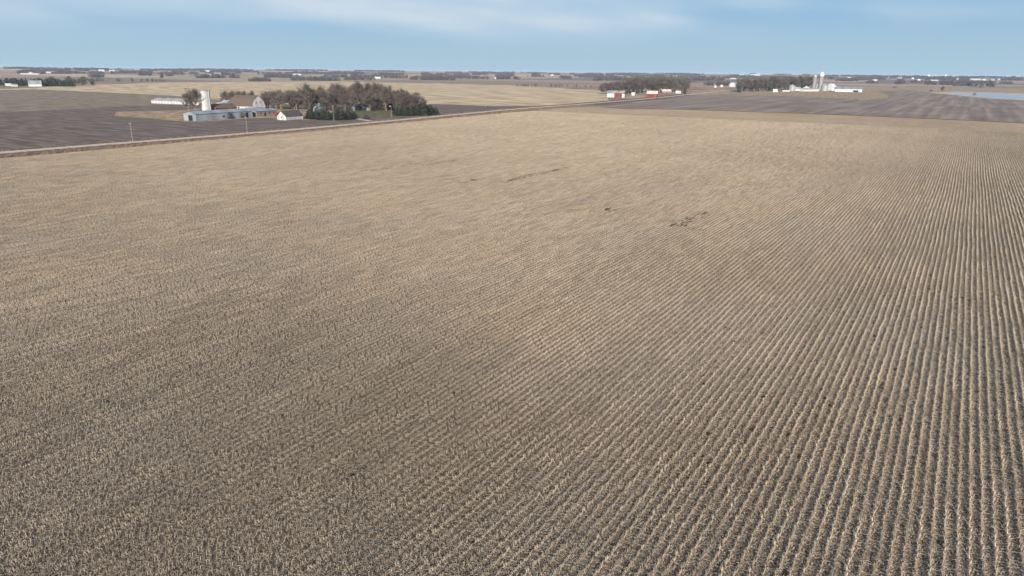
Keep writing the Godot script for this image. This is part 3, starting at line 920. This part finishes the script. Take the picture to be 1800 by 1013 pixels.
# ---------------------------------------------------------------- the near farm
func _near_farm() -> void:
	hall("metal_shed", "long low blue-grey metal shed with dark doorway in its end wall", "shed", Vector2(-200.1, -441.6), Vector2(-180.0, -484.0), 11.0, 4.2, 5.6, M.shed_metal, M.shed_roof,
		[["doorway", "left", 0.6, 3.6, 3.4, 0.05, M.opening], ["doorway", "front", 18.5, 2.2, 3.3, 0.05, M.opening], ["window", "front", -1.5, 1.6, 1.2, 1.2, M.opening], ["window", "front", 4.0, 1.2, 1.0, 1.3, M.opening]])
	var o := cylinder_tower("white_silo", "tall white concrete silo with grey rim behind the metal shed", "silo", Vector3(-236.2, 0, -541.5), 3.45, 16.2, M.concrete, M.silo_grey, 0.35, false, 9)
	var s := Shape.new()
	s.lathe(PackedVector2Array([Vector2(3.5, 15.2), Vector2(3.56, 15.25), Vector2(3.56, 16.3), Vector2(3.4, 16.35)]), 28)
	part("rim", s, M.silo_grey, o)
	s = Shape.new()
	s.box(Vector3(3.3, 0, 1.0), Vector3(0.7, 16.9, 0.8))
	part("chute", s, M.grey_door, o)
	# barn with a pointed arch roof: long side faces the shed, gable faces the road
	var a := Vector2(-235.6, -585.2)
	var b := Vector2(-213.7, -574.6)
	var L := a.distance_to(b)
	var W := 14.5
	var th := atan2(-(b.y - a.y), b.x - a.x)
	var zz := Vector3(sin(th), 0, cos(th))
	var mid := Vector3((a.x + b.x) / 2, 0, (a.y + b.y) / 2) - zz * W / 2
	o = thing("arched_barn", "large barn with brown pointed-arch roof and weathered white gable", "barn", mid, th)
	var prof: Array[Vector2] = [Vector2(1.0, 2.6), Vector2(0.95, 4.4), Vector2(0.84, 6.2), Vector2(0.66, 7.9), Vector2(0.4, 9.3), Vector2(0.16, 10.3), Vector2(0.0, 10.9)]
	var w := Shape.new()
	for e in [1.0, -1.0]:
		w.quad(Vector3(-L / 2 * e, -0.4, e * W / 2), Vector3(L / 2 * e, -0.4, e * W / 2), Vector3(L / 2 * e, 2.7, e * W / 2), Vector3(-L / 2 * e, 2.7, e * W / 2))
		for q in [1.0, -1.0]:
			w.quad(Vector3(e * L / 2, -0.4, 0), Vector3(e * L / 2, -0.4, q * W / 2), Vector3(e * L / 2, 2.6, q * W / 2), Vector3(e * L / 2, 2.6, 0))
			for k in prof.size() - 1:
				w.quad(Vector3(e * L / 2, prof[k].y, 0), Vector3(e * L / 2, prof[k].y, q * prof[k].x * W / 2), Vector3(e * L / 2, prof[k + 1].y, q * prof[k + 1].x * W / 2), Vector3(e * L / 2, prof[k + 1].y, 0))
	for k in w.v.size():
		w.uv[k] = Vector2(w.v[k].z + w.v[k].x, w.v[k].y)
	part("wall", w, M.grey_boards, o)
	var r := Shape.new()
	for q in [1.0, -1.0]:
		for k in prof.size() - 1:
			var h := L / 2 + 0.4
			var p0 := Vector3(0, prof[k].y + 0.12, q * (prof[k].x * W / 2 + 0.14))
			var p1 := Vector3(0, prof[k + 1].y + 0.14, q * (prof[k + 1].x * W / 2 + 0.10 * signf(prof[k + 1].x)))
			if k == 0:
				p0 += Vector3(0, -0.25, q * 0.35)
			var x := Vector3.RIGHT * h
			if q > 0:
				r.quad(p0 - x, p0 + x, p1 + x, p1 - x)
			else:
				r.quad(p1 - x, p1 + x, p0 + x, p0 - x)
	for k in r.v.size():
		r.uv[k] = Vector2(r.v[k].x, r.v[k].y + r.v[k].z)
	part("roof", r, M.shingle, o)
	wall_box(o, "window", "right", -2.2, 1.0, 1.4, 4.6, L, W, M.grey_door, M.glass)
	wall_box(o, "window", "right", 2.2, 1.0, 1.4, 4.6, L, W, M.grey_door, M.glass)
	wall_box(o, "loft_door", "right", 0.0, 2.2, 2.4, 6.2, L, W, M.grey_boards)
	wall_box(o, "white_siding", "front", 4.5, 12.0, 2.0, 0.3, L, W, M.white_paint)
	wall_box(o, "white_siding", "front", -7.0, 7.5, 2.0, 0.3, L, W, M.white_paint)
	wall_box(o, "doorway", "front", -2.4, 1.3, 2.0, 0.1, L, W, M.opening)
	hall("stone_shed", "low stone-walled shed with flat grey metal roof beside the metal shed", "shed", Vector2(-179.0, -489.0), Vector2(-170.8, -507.5), 9.0, 3.5, 4.7, M.stone, M.shed_roof,
		[["window", "front", -6.0, 1.2, 1.0, 1.6, M.opening], ["doorway", "front", -2.0, 1.4, 2.4, 0.05, M.opening], ["window", "front", 2.5, 1.2, 1.0, 1.6, M.opening], ["window", "front", 6.5, 1.2, 1.0, 1.6, M.opening]])
	hall("lean_to", "grey metal lean-to joining the arched barn to the sheds", "shed", Vector2(-187.5, -501.0), Vector2(-181.5, -513.5), 7.0, 4.2, 5.2, M.shed_metal, M.shed_roof)
	hall("red_shed", "low red shed with wide brown roof between silo and barn", "shed", Vector2(-231.5, -545.5), Vector2(-222.0, -565.0), 11.0, 2.3, 5.2, M.faded_red, M.shingle,
		[["doorway", "left", 0.0, 2.4, 2.2, 0.05, M.opening], ["window", "front", 3.0, 1.0, 0.9, 1.2, M.white_plain]])
	hall("white_shed", "small white shed with pale roof tucked behind the arched barn roof", "shed", Vector2(-254.0, -612.0), Vector2(-247.5, -609.0), 7.0, 3.6, 5.6, M.white_paint, M.grey_roof, [["window", "front", 0.0, 1.0, 1.0, 1.6, M.grey_door]])
	hall("grey_granary", "small grey shed with metal roof beside the red shed", "shed", Vector2(-248.0, -586.0), Vector2(-242.0, -583.0), 6.0, 3.2, 4.8, M.grey_boards, M.grey_roof, [["doorway", "front", 0.5, 2.0, 2.2, 0.05, M.opening]])
	hall("long_shed", "very long low white shed with grey roof at the field edge", "shed", Vector2(-342.5, -666.9), Vector2(-282.5, -638.9), 11.0, 2.7, 4.6, M.white_paint, M.grey_roof,
		[["doorway", "front", -18.0, 1.2, 2.0, 0.05, M.grey_door], ["doorway", "front", -5.0, 1.2, 2.0, 0.05, M.grey_door], ["doorway", "front", 10.0, 1.2, 2.0, 0.05, M.grey_door]])
	hall("garage", "small white gabled garage with dark roof beside the plowed field", "garage", Vector2(-148.4, -457.0), Vector2(-141.5, -471.4), 7.6, 2.4, 5.6, M.white_paint, M.dark_shingle,
		[["garage_door", "front", -4.6, 2.6, 2.1, 0.05, M.grey_door], ["garage_door", "front", -0.8, 2.6, 2.1, 0.05, M.grey_door], ["window", "left", 0.0, 0.9, 1.0, 1.2, M.grey_door], ["door", "front", 3.4, 1.0, 2.0, 0.05, M.grey_door]])
	hall("farmhouse", "white farmhouse mostly hidden behind the pale blue spruce", "house", Vector2(-150.5, -530.0), Vector2(-144.5, -532.0), 7.5, 4.4, 6.8, M.white_paint, M.dark_shingle, [["window", "front", -2.0, 1.0, 1.5, 3.2, M.white_plain], ["window", "front", 2.0, 1.0, 1.5, 3.2, M.white_plain], ["door", "front", 0.0, 1.1, 2.1, 0.2, M.grey_door]], "z")
	hall("ranch_house", "low blue-grey house under the bare grove behind the lawn", "house", Vector2(-133.0, -578.0), Vector2(-120.0, -581.0), 8.0, 2.9, 4.8, M.blue_wall, M.dark_shingle,
		[["window", "front", -3.5, 1.6, 1.2, 1.0, M.white_plain], ["door", "front", 0.0, 1.0, 2.1, 0.1, M.grey_door], ["window", "front", 3.5, 1.6, 1.2, 1.0, M.white_plain]])
	# a dark red wagon between the stone shed and the garage
	var wg := thing("wagon", "dark red farm wagon between the stone shed and the white garage", "wagon", Vector3(-166.5, 0, -497), 1.15)
	var p := Shape.new()
	p.box(Vector3(0, 0.9, 0), Vector3(5.0, 1.6, 2.4))
	part("wagon_box", p, M.dark_red, wg)
	for k in 4:
		var ty := Shape.new()
		var c := Vector3(-1.7 if k < 2 else 1.7, 0.45, -1.1 if k % 2 else 1.1)
		ty.tube(c - Vector3(0, 0, 0.12), c + Vector3(0, 0, 0.12), 0.45, 0.45, 12)
		part("wheel", ty, M.tyre, wg)
	p = Shape.new()
	p.tube(Vector3(2.4, 0.7, 0), Vector3(4.2, 0.4, 0), 0.06, 0.06, 5)
	part("drawbar", p, M.tyre, wg)
	var pk := thing("pickup_truck", "dark red pickup truck parked behind the white garage", "truck", Vector3(-139.2, 0, -478.5), 2.2)
	p = Shape.new()
	p.box(Vector3(0, 0.5, 0), Vector3(5.2, 0.75, 1.9))
	part("body", p, M.dark_red, pk)
	p = Shape.new()
	p.box(Vector3(0.4, 1.25, 0), Vector3(1.7, 0.62, 1.7))
	part("cab", p, M.glass, pk)
	for k in 4:
		var ty := Shape.new()
		var c := Vector3(-1.6 if k < 2 else 1.6, 0.38, -0.9 if k % 2 else 0.9)
		ty.tube(c - Vector3(0, 0, 0.12), c + Vector3(0, 0, 0.12), 0.38, 0.38, 12)
		part("wheel", ty, M.tyre, pk)

func _red_farm() -> void:
	hall("red_barn", "red barn with grey roof and wide white doors at the field end", "barn", Vector2(124.5, -947.0), Vector2(146.5, -941.0), 15.0, 5.6, 8.4, M.red_paint, M.grey_roof,
		[["barn_door", "front", -6.6, 9.5, 4.9, 0.05, M.white_plain], ["barn_door", "front", 10.2, 3.4, 4.6, 0.05, M.white_plain], ["window", "front", 1.5, 1.2, 1.2, 2.2, M.dark_red]])
	hall("red_barn", "smaller red barn with pale pinkish roof beside the farm road", "barn", Vector2(178.0, -951.0), Vector2(191.5, -947.0), 11.0, 5.0, 8.4, M.red_paint, M.pink_roof,
		[["barn_door", "front", -2.0, 3.4, 3.6, 0.05, M.dark_red], ["barn_door", "right", 0.0, 3.2, 3.6, 0.05, M.dark_red], ["window", "front", 4.0, 1.0, 1.0, 2.0, M.white_plain]])
	hall("red_house", "brick house with reddish roof below the grove", "house", Vector2(243.0, -1162.0), Vector2(258.5, -1165.5), 10.0, 3.0, 5.8, M.brick, M.pink_roof,
		[["window", "front", -4.0, 1.8, 1.3, 1.0, M.white_plain], ["window", "front", 4.0, 1.8, 1.3, 1.0, M.white_plain], ["door", "front", 0.0, 1.1, 2.1, 0.05, M.dark_red]])
	small_hall("garage", "small white lean-to garage beside the reddish-roofed house", "garage", 268, -1158, 8.0, 4.0, M.white_paint, M.pink_roof)
	small_hall("white_shed", "tiny white shed between the two red barns", "shed", 173, -1028, 4.6, 4.2, M.white_paint, M.white_plain)

func _east_farm() -> void:
	cylinder_tower("grey_silo", "grey concrete silo with pale dome beside the white-domed silo", "silo", Vector3(643, 0, -1526), 4.0, 28.0, M.silo_grey, M.bin_metal, 3.4, true, 12)
	var o := cylinder_tower("domed_silo", "tallest silo, grey shaft with a bright white dome above the horizon", "silo", Vector3(659, 0, -1532), 4.7, 31.0, M.silo_grey, M.white_plain, 6.0, true, 14)
	var s := Shape.new()
	s.lathe(PackedVector2Array([Vector2(4.75, 28.0), Vector2(4.86, 28.05), Vector2(4.86, 31.0), Vector2(4.75, 31.05)]), 28)
	part("white_rim", s, M.white_plain, o)
	s = Shape.new()
	s.tube(Vector3(-8.5, 0, 3), Vector3(-8.5, 12, 3), 0.8, 0.8, 8)
	part("feed_chute", s, M.white_plain, o)
	cylinder_tower("grain_bin", "shiny round grain bin with cone roof beside the grove", "grain bin", Vector3(549, 0, -1405), 6.7, 9.3, M.bin_metal, M.bin_metal, 3.0, false, 5)
	cylinder_tower("grain_bin", "bluish round grain bin next to the white gabled barn", "grain bin", Vector3(625, 0, -1432), 6.8, 10.0, M.bin_metal, M.bin_metal, 3.6, false, 5)
	small_hall("white_shed", "small white box shed standing apart before the silo grove", "shed", 479, -1302, 8.0, 5.0, M.white_plain, M.white_plain, "", 6.0)
	small_hall("white_shed", "long very low white shed left of the shiny grain bin", "shed", 518, -1352, 13.0, 2.4, M.white_plain, M.white_plain, "", 6.0)
	small_hall("white_shed", "square white shed right beside the shiny grain bin", "shed", 572, -1432, 10.0, 7.1, M.white_plain, M.grey_roof, "", 8.0)
	small_hall("white_barn", "white barn with rounded roof behind the long low white shed", "barn", 602, -1464, 13.0, 9.0, M.white_paint, M.grey_roof, "", 16.0, "z")
	hall("long_shed", "long low white shed at the foot of the two silos", "shed", Vector2(560.5, -1373.0), Vector2(601.4, -1400.5), 10.0, 3.8, 6.0, M.white_plain, M.grey_roof)
	small_hall("white_barn", "white gabled barn rising behind the bluish grain bin", "barn", 657, -1484, 15.0, 13.4, M.white_plain, M.white_plain, "", 16.0, "z", 0.5)
	small_hall("garage", "small white garage between the gabled barn and the long barn", "garage", 657, -1461, 6.5, 4.6, M.white_plain, M.white_plain)
	hall("long_barn", "long white barn with low gable and dark drive-through opening", "barn", Vector2(623.0, -1380.0), Vector2(667.0, -1362.0), 24.0, 5.0, 8.6, M.white_plain, M.shed_roof,
		[["doorway", "front", 13.0, 9.5, 3.2, 0.05, M.opening], ["window", "front", -4.0, 1.4, 1.2, 2.2, M.grey_door], ["window", "front", -12.0, 1.4, 1.2, 2.2, M.grey_door]])
	small_hall("white_barn", "bright white barn among trees behind the silo grove", "barn", 553, -1805, 15.0, 9.5, M.white_plain, M.white_plain, "", 18.0, "x", 0.4)
	small_hall("white_shed", "low white shed beside the bright barn behind the silo grove", "shed", 562, -1773, 8.0, 5.4, M.white_plain, M.white_plain)
	small_hall("farmhouse", "pale small house with grey roof at the end of the hidden farm", "house", 474, -1674, 5.5, 6.2, M.white_paint, M.grey_roof, "", 7.0, "z")
	small_hall("farmhouse", "second pale small house nearer the bright white barn", "house", 511, -1751, 7.0, 6.0, M.white_paint, M.grey_roof, "", 8.0, "z")
	var sc := thing("white_barn", "white barn with curved gambrel roof before the dark windbreak", "barn", on(-822, -1220), 0.55)
	var L := 19.0
	var W := 11.0
	var prof: Array[Vector2] = [Vector2(1, 3.2), Vector2(0.86, 6.2), Vector2(0.5, 8.6), Vector2(0.0, 9.8)]
	var w := Shape.new()
	var r := Shape.new()
	for e in [1.0, -1.0]:
		w.quad(Vector3(-L / 2 * e, -0.4, e * W / 2), Vector3(L / 2 * e, -0.4, e * W / 2), Vector3(L / 2 * e, 3.3, e * W / 2), Vector3(-L / 2 * e, 3.3, e * W / 2))
		for q in [1.0, -1.0]:
			w.quad(Vector3(e * L / 2, -0.4, 0), Vector3(e * L / 2, -0.4, q * W / 2), Vector3(e * L / 2, 3.2, q * W / 2), Vector3(e * L / 2, 3.2, 0))
			for k in 3:
				w.quad(Vector3(e * L / 2, prof[k].y, 0), Vector3(e * L / 2, prof[k].y, q * prof[k].x * W / 2), Vector3(e * L / 2, prof[k + 1].y, q * prof[k + 1].x * W / 2), Vector3(e * L / 2, prof[k + 1].y, 0))
	for k in 3:
		for q in [1.0, -1.0]:
			var x := Vector3.RIGHT * (L / 2 + 0.3)
			var p0 := Vector3(0, prof[k].y + 0.12, q * (prof[k].x * W / 2 + 0.2))
			var p1 := Vector3(0, prof[k + 1].y + 0.12, q * (prof[k + 1].x * W / 2 + (0.2 if k < 2 else 0.0)))
			if q > 0:
				r.quad(p0 - x, p0 + x, p1 + x, p1 - x)
			else:
				r.quad(p1 - x, p1 + x, p0 + x, p0 - x)
	part("wall", w, M.white_plain, sc)
	part("roof", r, M.shed_roof, sc)
	small_hall("white_shed", "low white shed in front of the dark windbreak row", "shed", -879, -1235, 9.0, 3.8, M.white_plain, M.white_plain)
	small_hall("white_shed", "low pale shed nearest to the curved white barn", "shed", -847, -1204, 9.5, 3.7, M.white_plain, M.grey_roof)
	small_hall("white_shed", "white shed cut off by the picture edge at the windbreak", "shed", -918, -1272, 6.0, 3.4, M.white_plain, M.white_plain)

func _far_country() -> void:
	# patchwork of fields on the rolling land
	var tones: Array[Color] = [Color(0.20, 0.16, 0.14), Color(0.25, 0.195, 0.165), Color(0.42, 0.33, 0.225), Color(0.36, 0.28, 0.20), Color(0.52, 0.42, 0.29), Color(0.30, 0.235, 0.185), Color(0.19, 0.15, 0.13), Color(0.40, 0.32, 0.25)]
	var s := Shape.new()
	for i in range(-11, 16):
		for j in range(1, 18):
			var split := rng.randi_range(0, 3)
			for k in 2:
				var c := tones[rng.randi_range(0, 7)] * rng.randf_range(0.9, 1.1)
				var q0 := i * 804.0 + (402.0 if split % 2 and k else 0.0) + 6.0
				var q1 := (i + 1) * 804.0 - (402.0 if split % 2 and not k else 0.0) - 6.0
				var s0 := j * 804.0 + (402.0 if split % 2 == 0 and k else 0.0) + 6.0
				var s1 := (j + 1) * 804.0 - (402.0 if split % 2 == 0 and not k else 0.0) - 6.0
				var ctr := R * (s0 + s1) * 0.5 + Q * (q0 + q1) * 0.5
				if ctr.z > -700.0 or absf(ctr.x) > -ctr.z * 0.95 + 500.0 or ctr.length() > 12000.0:
					continue
				var clash := false
				for poly in near_polys:
					for u in 5:
						for v in 5:
							var p := R * lerpf(s0, s1, u / 4.0) + Q * lerpf(q0, q1, v / 4.0)
							if p.length() < 2300.0 and Geometry2D.is_point_in_polygon(Vector2(p.x, p.z), poly):
								clash = true
				if clash:
					continue
				s.col = c
				var nu := int(ceilf((s1 - s0) / 135.0))
				var nv := int(ceilf((q1 - q0) / 135.0))
				for u in nu:
					for v in nv:
						var e: Array[Vector3] = []
						for m in [[0, 0], [1, 0], [1, 1], [0, 1]]:
							var p: Vector3 = R * lerpf(s0, s1, float(u + m[0]) / nu) + Q * lerpf(q0, q1, float(v + m[1]) / nv)
							e.append(on(p.x, p.z, 0.05 + ss(1900, 2600, p.length()) * 0.5))
						if (e[1] - e[0]).cross(e[2] - e[0]).y > 0.0:
							s.quad(e[0], e[1], e[2], e[3])
						else:
							s.quad(e[3], e[2], e[1], e[0])
	for k in s.v.size():
		s.uv[k] = Vector2(s.v[k].dot(Q), s.v[k].dot(R))
	setting("farm_fields", s, M.field)

	# far groves: bare trees that read as one mass each
	var t := Shape.new()
	t.tube(Vector3.ZERO, Vector3(0, 0.5, 0), 0.03, 0.015, 4, false)
	for k in 170:
		var a := rng.randf() * TAU
		var y := rng.randf_range(0.02, 0.95)
		var rad := 0.42 * sqrt(maxf(0.0, 1.0 - pow((y - 0.55) / 0.48, 2.0))) * sqrt(rng.randf())
		var p := Vector3(cos(a) * rad, y, sin(a) * rad)
		var g := Vector3(rng.randf_range(-0.6, 0.6), rng.randf_range(0.1, 1.0), rng.randf_range(-0.6, 0.6)).normalized() * 0.17
		t.col = Color(1, 1, 1) * rng.randf_range(0.8, 1.2)
		t.ribbon(p, p + g, 0.06, g.cross(Vector3(rng.randf_range(-1, 1), 0.3, rng.randf_range(-1, 1))).normalized())
	var puff := t.mesh(M.far_twig)
	var groves := [
		[-2328, -3476, 127, 17], [-1990, -3138, 74, 13], [-2080, -3374, 80, 15], [-1968, -3697, 182, 18], [-1366, -2325, 30, 11], [-1845, -4583, 186, 20], [-2068, -4416, 96, 16], [-681, -1902, 58, 12],
		[-1258, -4350, 200, 18], [-1012, -4261, 231, 19], [-596, -2138, 152, 13], [-508, -2350, 101, 13], [-656, -3605, 113, 16], [-288, -2516, 160, 17], [-262, -3149, 45, 12], [-46, -4232, 101, 13], [462, -4058, 247, 18],
		[852, -4190, 105, 18], [502, -2844, 22, 10], [561, -1930, 90, 13], [2009, -3959, 107, 18], [2512, -4471, 186, 18], [2377, -3961, 175, 21], [2526, -4011, 135, 22], [2739, -3927, 103, 21], [1903, -3910, 84, 19], [1515, -3243, 94, 17]]
	var words := ["wide", "small", "dark", "long", "tiny", "hazy", "low", "sparse", "deep", "broad"]
	for g in groves:
		var n := int(g[2] / 2.0) + 4
		_grove(puff, g[0], g[1], g[2], g[3], n, 26.0, 1.0, "%s grove of bare trees on the far plain %d metres wide" % [words[rng.randi_range(0, 9)], int(g[2])])
	_grove(puff, -946, -1721, 205, 8.5, 34, 14.0, 0.8, "sparse line of low bare trees across the plain behind the white silo")
	_grove(puff, 83, -1566, 175, 7.5, 40, 10.0, 0.6, "thin line of saplings at the far edge of the yellow field")
	# tree bands towards the horizon
	var where: Array[Transform3D] = []
	var tint := PackedColorArray()
	for k in 230:
		var az := rng.randf_range(-0.72, 0.72)
		var d := rng.randf_range(2600.0, 7400.0)
		var w := rng.randf_range(25.0, 170.0) * (1.0 if d < 5000 else 1.8)
		var c := Vector2(sin(az) * d, -cos(az) * d)
		var across := Vector2(Q.x, Q.z) if rng.randf() < 0.7 else Vector2(R.x, R.z)
		for j in int(w / 4.0) + 2:
			var p := c + across * rng.randf_range(-0.5, 0.5) * w + Vector2(rng.randf_range(-9, 9), rng.randf_range(-9, 9))
			var h := rng.randf_range(7.0, 14.0)
			where.append(Transform3D(Basis(Vector3.UP, rng.randf() * TAU).scaled(Vector3(h * 1.2, h, h * 1.2)), on(p.x, p.y, 0.3)))
			tint.append(Color(1, 1, 1) * rng.randf_range(0.7, 1.2))
	copies("distant_woodland", puff, where, tint, "bluish bands of trees scattered towards the hazy horizon")
	# farm buildings far out
	var g2 := "tiny pale farm buildings scattered on the far plain"
	for p in [[-1849, -2724, 60, 4.5, "long pale shed roofs in front of the dark grove far behind the windbreak"], [-2187, -3363, 22, 7.5, "white farm building at the far end of the dark plain grove"], [-2263, -3642, 20, 7, ""], [-2347, -4068, 28, 11, ""],
			[-2242, -3989, 26, 11, ""], [-1997, -4654, 26, 8, ""], [-1721, -4724, 17, 10, ""], [-1080, -3560, 36, 6.5, "bright long white shed on the plain above the near grove"], [-686, -3803, 40, 7, ""], [-260, -4356, 17, 7, ""],
			[-72, -3003, 17, 7, "white farmhouse among shrubs beyond the yellow field"], [226, -4246, 17, 6.5, ""], [516, -4104, 20, 14, "white gabled barn before the long dark grove on the horizon"], [892, -5030, 12, 6, ""], [923, -5057, 16, 6, ""],
			[882, -4098, 25, 8, "white shed beside the dark grove above the red farm"], [1037, -4580, 42, 7, ""], [1818, -5705, 38, 8.5, ""], [1915, -5682, 70, 11, ""], [1647, -3606, 21, 8, "long pale shed behind the long white barn"],
			[2084, -4074, 20, 6, ""], [2125, -4089, 20, 5, ""], [2777, -5314, 15, 10, ""], [2336, -4330, 21, 10, ""], [2376, -4258, 12, 8, ""],
			[2218, -3768, 36, 6, "long low white roof in front of the town trees"], [2236, -3710, 28, 4.5, ""], [2375, -3827, 11, 14, "steep white gable standing before the town trees"], [2540, -3945, 50, 10, "widest white building at the edge of the far town"],
			[2555, -3883, 16, 7.5, ""], [2664, -3978, 16, 9, ""], [2716, -3992, 18, 9, ""], [3006, -5188, 11, 18, ""], [3044, -5166, 13, 22, "pale tall elevator above the town trees on the horizon"], [3097, -5134, 11, 19, ""], [3199, -5071, 10, 15, ""]]:
		var named: bool = p[4] != ""
		small_hall("farm_building", p[4] if named else "tiny pale farm building near the hazy horizon", "building", p[0], p[1], p[2], p[3], M.white_plain, M.white_plain if rng.randf() < 0.6 else M.grey_roof, "" if named else g2, 0.0, "x", rng.randf_range(-0.3, 0.3))
	for k in 18:
		var az := rng.randf_range(-0.66, 0.66)
		var d := rng.randf_range(2700.0, 5600.0)
		small_hall("farm_building", "tiny pale farm building near the hazy horizon", "building", sin(az) * d, -cos(az) * d, rng.randf_range(10, 28), rng.randf_range(5, 9), M.white_plain, M.white_plain if rng.randf() < 0.5 else M.grey_roof, g2, 0.0, "x", rng.randf_range(-0.5, 0.5))
	var m := Shape.new()
	m.lathe(PackedVector2Array([Vector2(16, -0.5), Vector2(11, 2.6), Vector2(6, 5.2), Vector2(1.5, 7.0), Vector2(0, 7.2)]), 18)
	var mo := setting("gravel_mound", m, M.plowed)
	mo.position = on(1316, -1993)

func _grove(puff: Mesh, x: float, z: float, w: float, h: float, n: int, deep: float, wide: float, label: String) -> void:
	var where: Array[Transform3D] = []
	var tint := PackedColorArray()
	var ray := Vector2(x, z).normalized()
	var side := Vector2(-ray.y, ray.x)
	for j in n:
		var u := rng.randf_range(-0.5, 0.5)
		var p := Vector2(x, z) + side * u * w + ray * rng.randf_range(0.0, deep)
		var hh := h * rng.randf_range(0.62, 1.02) * (1.0 - 0.35 * pow(absf(u) * 2.0, 3.0))
		where.append(Transform3D(Basis(Vector3.UP, rng.randf() * TAU).scaled(Vector3(hh * 0.95 * wide, hh, hh * 0.95 * wide)), on(p.x, p.y, -0.2)))
		tint.append(Color(1, 1, 1) * rng.randf_range(0.8, 1.25))
	copies("far_grove", puff, where, tint, label)

func _small_things() -> void:
	var i := 0
	var seen_by := ["beside the plowed field at the near bend of the road", "in front of the metal shed", "in front of the dark conifer clump", "", "beside the plowed strip past the conifers", "beside the yellow field along the road"]
	for p in [[-170.6, -311.0, 8.6], [-134.7, -352.5, 9.0], [-116.5, -454.0, 10.0], [-85.1, -489.0, 8.4], [-25.6, -636.0, 9.6], [28.7, -714.0, 9.4]]:
		var label: String = "pale pole with a white yard lamp at the edge of the lawn" if i == 3 else "thin wooden utility pole " + seen_by[i]
		var o := thing("utility_pole", label, "pole", Vector3(p[0], 0, p[1]), -0.52, "")
		var s := Shape.new()
		s.tube(Vector3(0, -0.5, 0), Vector3(0, p[2], 0), 0.12, 0.09, 8)
		part("post", s, M.pole, o)
		s = Shape.new()
		if i == 3:
			s.tube(Vector3(0, p[2] - 0.6, 0), Vector3(-0.8, p[2] - 0.3, 0), 0.04, 0.04, 5)
			part("arm", s, M.pole, o)
			s = Shape.new()
			s.box(Vector3(-0.9, p[2] - 0.75, 0), Vector3(0.7, 0.55, 0.5))
			part("lamp_head", s, M.white_plain, o)
		else:
			s.box(Vector3(0, p[2] - 0.75, 0.12), Vector3(2.2, 0.12, 0.1))
			part("crossarm", s, M.pole, o)
			for k in 3:
				var q := Shape.new()
				q.tube(Vector3(-0.95 + k * 0.95, p[2] - 0.63, 0.12), Vector3(-0.95 + k * 0.95, p[2] - 0.45, 0.12), 0.05, 0.04, 6)
				part("insulator", q, M.white_plain, o)
		i += 1
	var mb := thing("mailbox", "dark roadside mailbox on a post opposite the lawn", "mailbox", Vector3(-80, 0, -477), -0.5)
	var b := Shape.new()
	b.box(Vector3(0, -0.2, 0), Vector3(0.12, 1.25, 0.12))
	part("post", b, M.pole, mb)
	b = Shape.new()
	b.box(Vector3(0, 1.05, 0), Vector3(0.35, 0.4, 0.7))
	part("box", b, M.tyre, mb)
	# a scrap of orange-red cloth lying in the stubble
	var c := Shape.new()
	var f := FastNoiseLite.new()
	f.seed = 3
	f.frequency = 0.6
	var hh := func(x: float, z: float) -> float: return 0.22 + 0.75 * maxf(0.0, 1.0 - Vector2(x, z).length() / 0.9) + 0.35 * f.get_noise_2d(x * 3.0, z * 3.0)
	for x in 10:
		for z in 10:
			var x0 := x * 0.18 - 0.9
			var z0 := z * 0.18 - 0.9
			c.quad(Vector3(x0, hh.call(x0, z0), z0), Vector3(x0, hh.call(x0, z0 + 0.18), z0 + 0.18), Vector3(x0 + 0.18, hh.call(x0 + 0.18, z0 + 0.18), z0 + 0.18), Vector3(x0 + 0.18, hh.call(x0 + 0.18, z0), z0))
	var cloth := part("orange_cloth", c, M.orange_cloth, self)
	cloth.position = Vector3(3.3, 0, -223)
	cloth.scale = Vector3(0.75, 0.6, 0.75)
	tag(cloth, "crumpled orange-red scrap lying in the middle of the stubble field", "cloth")
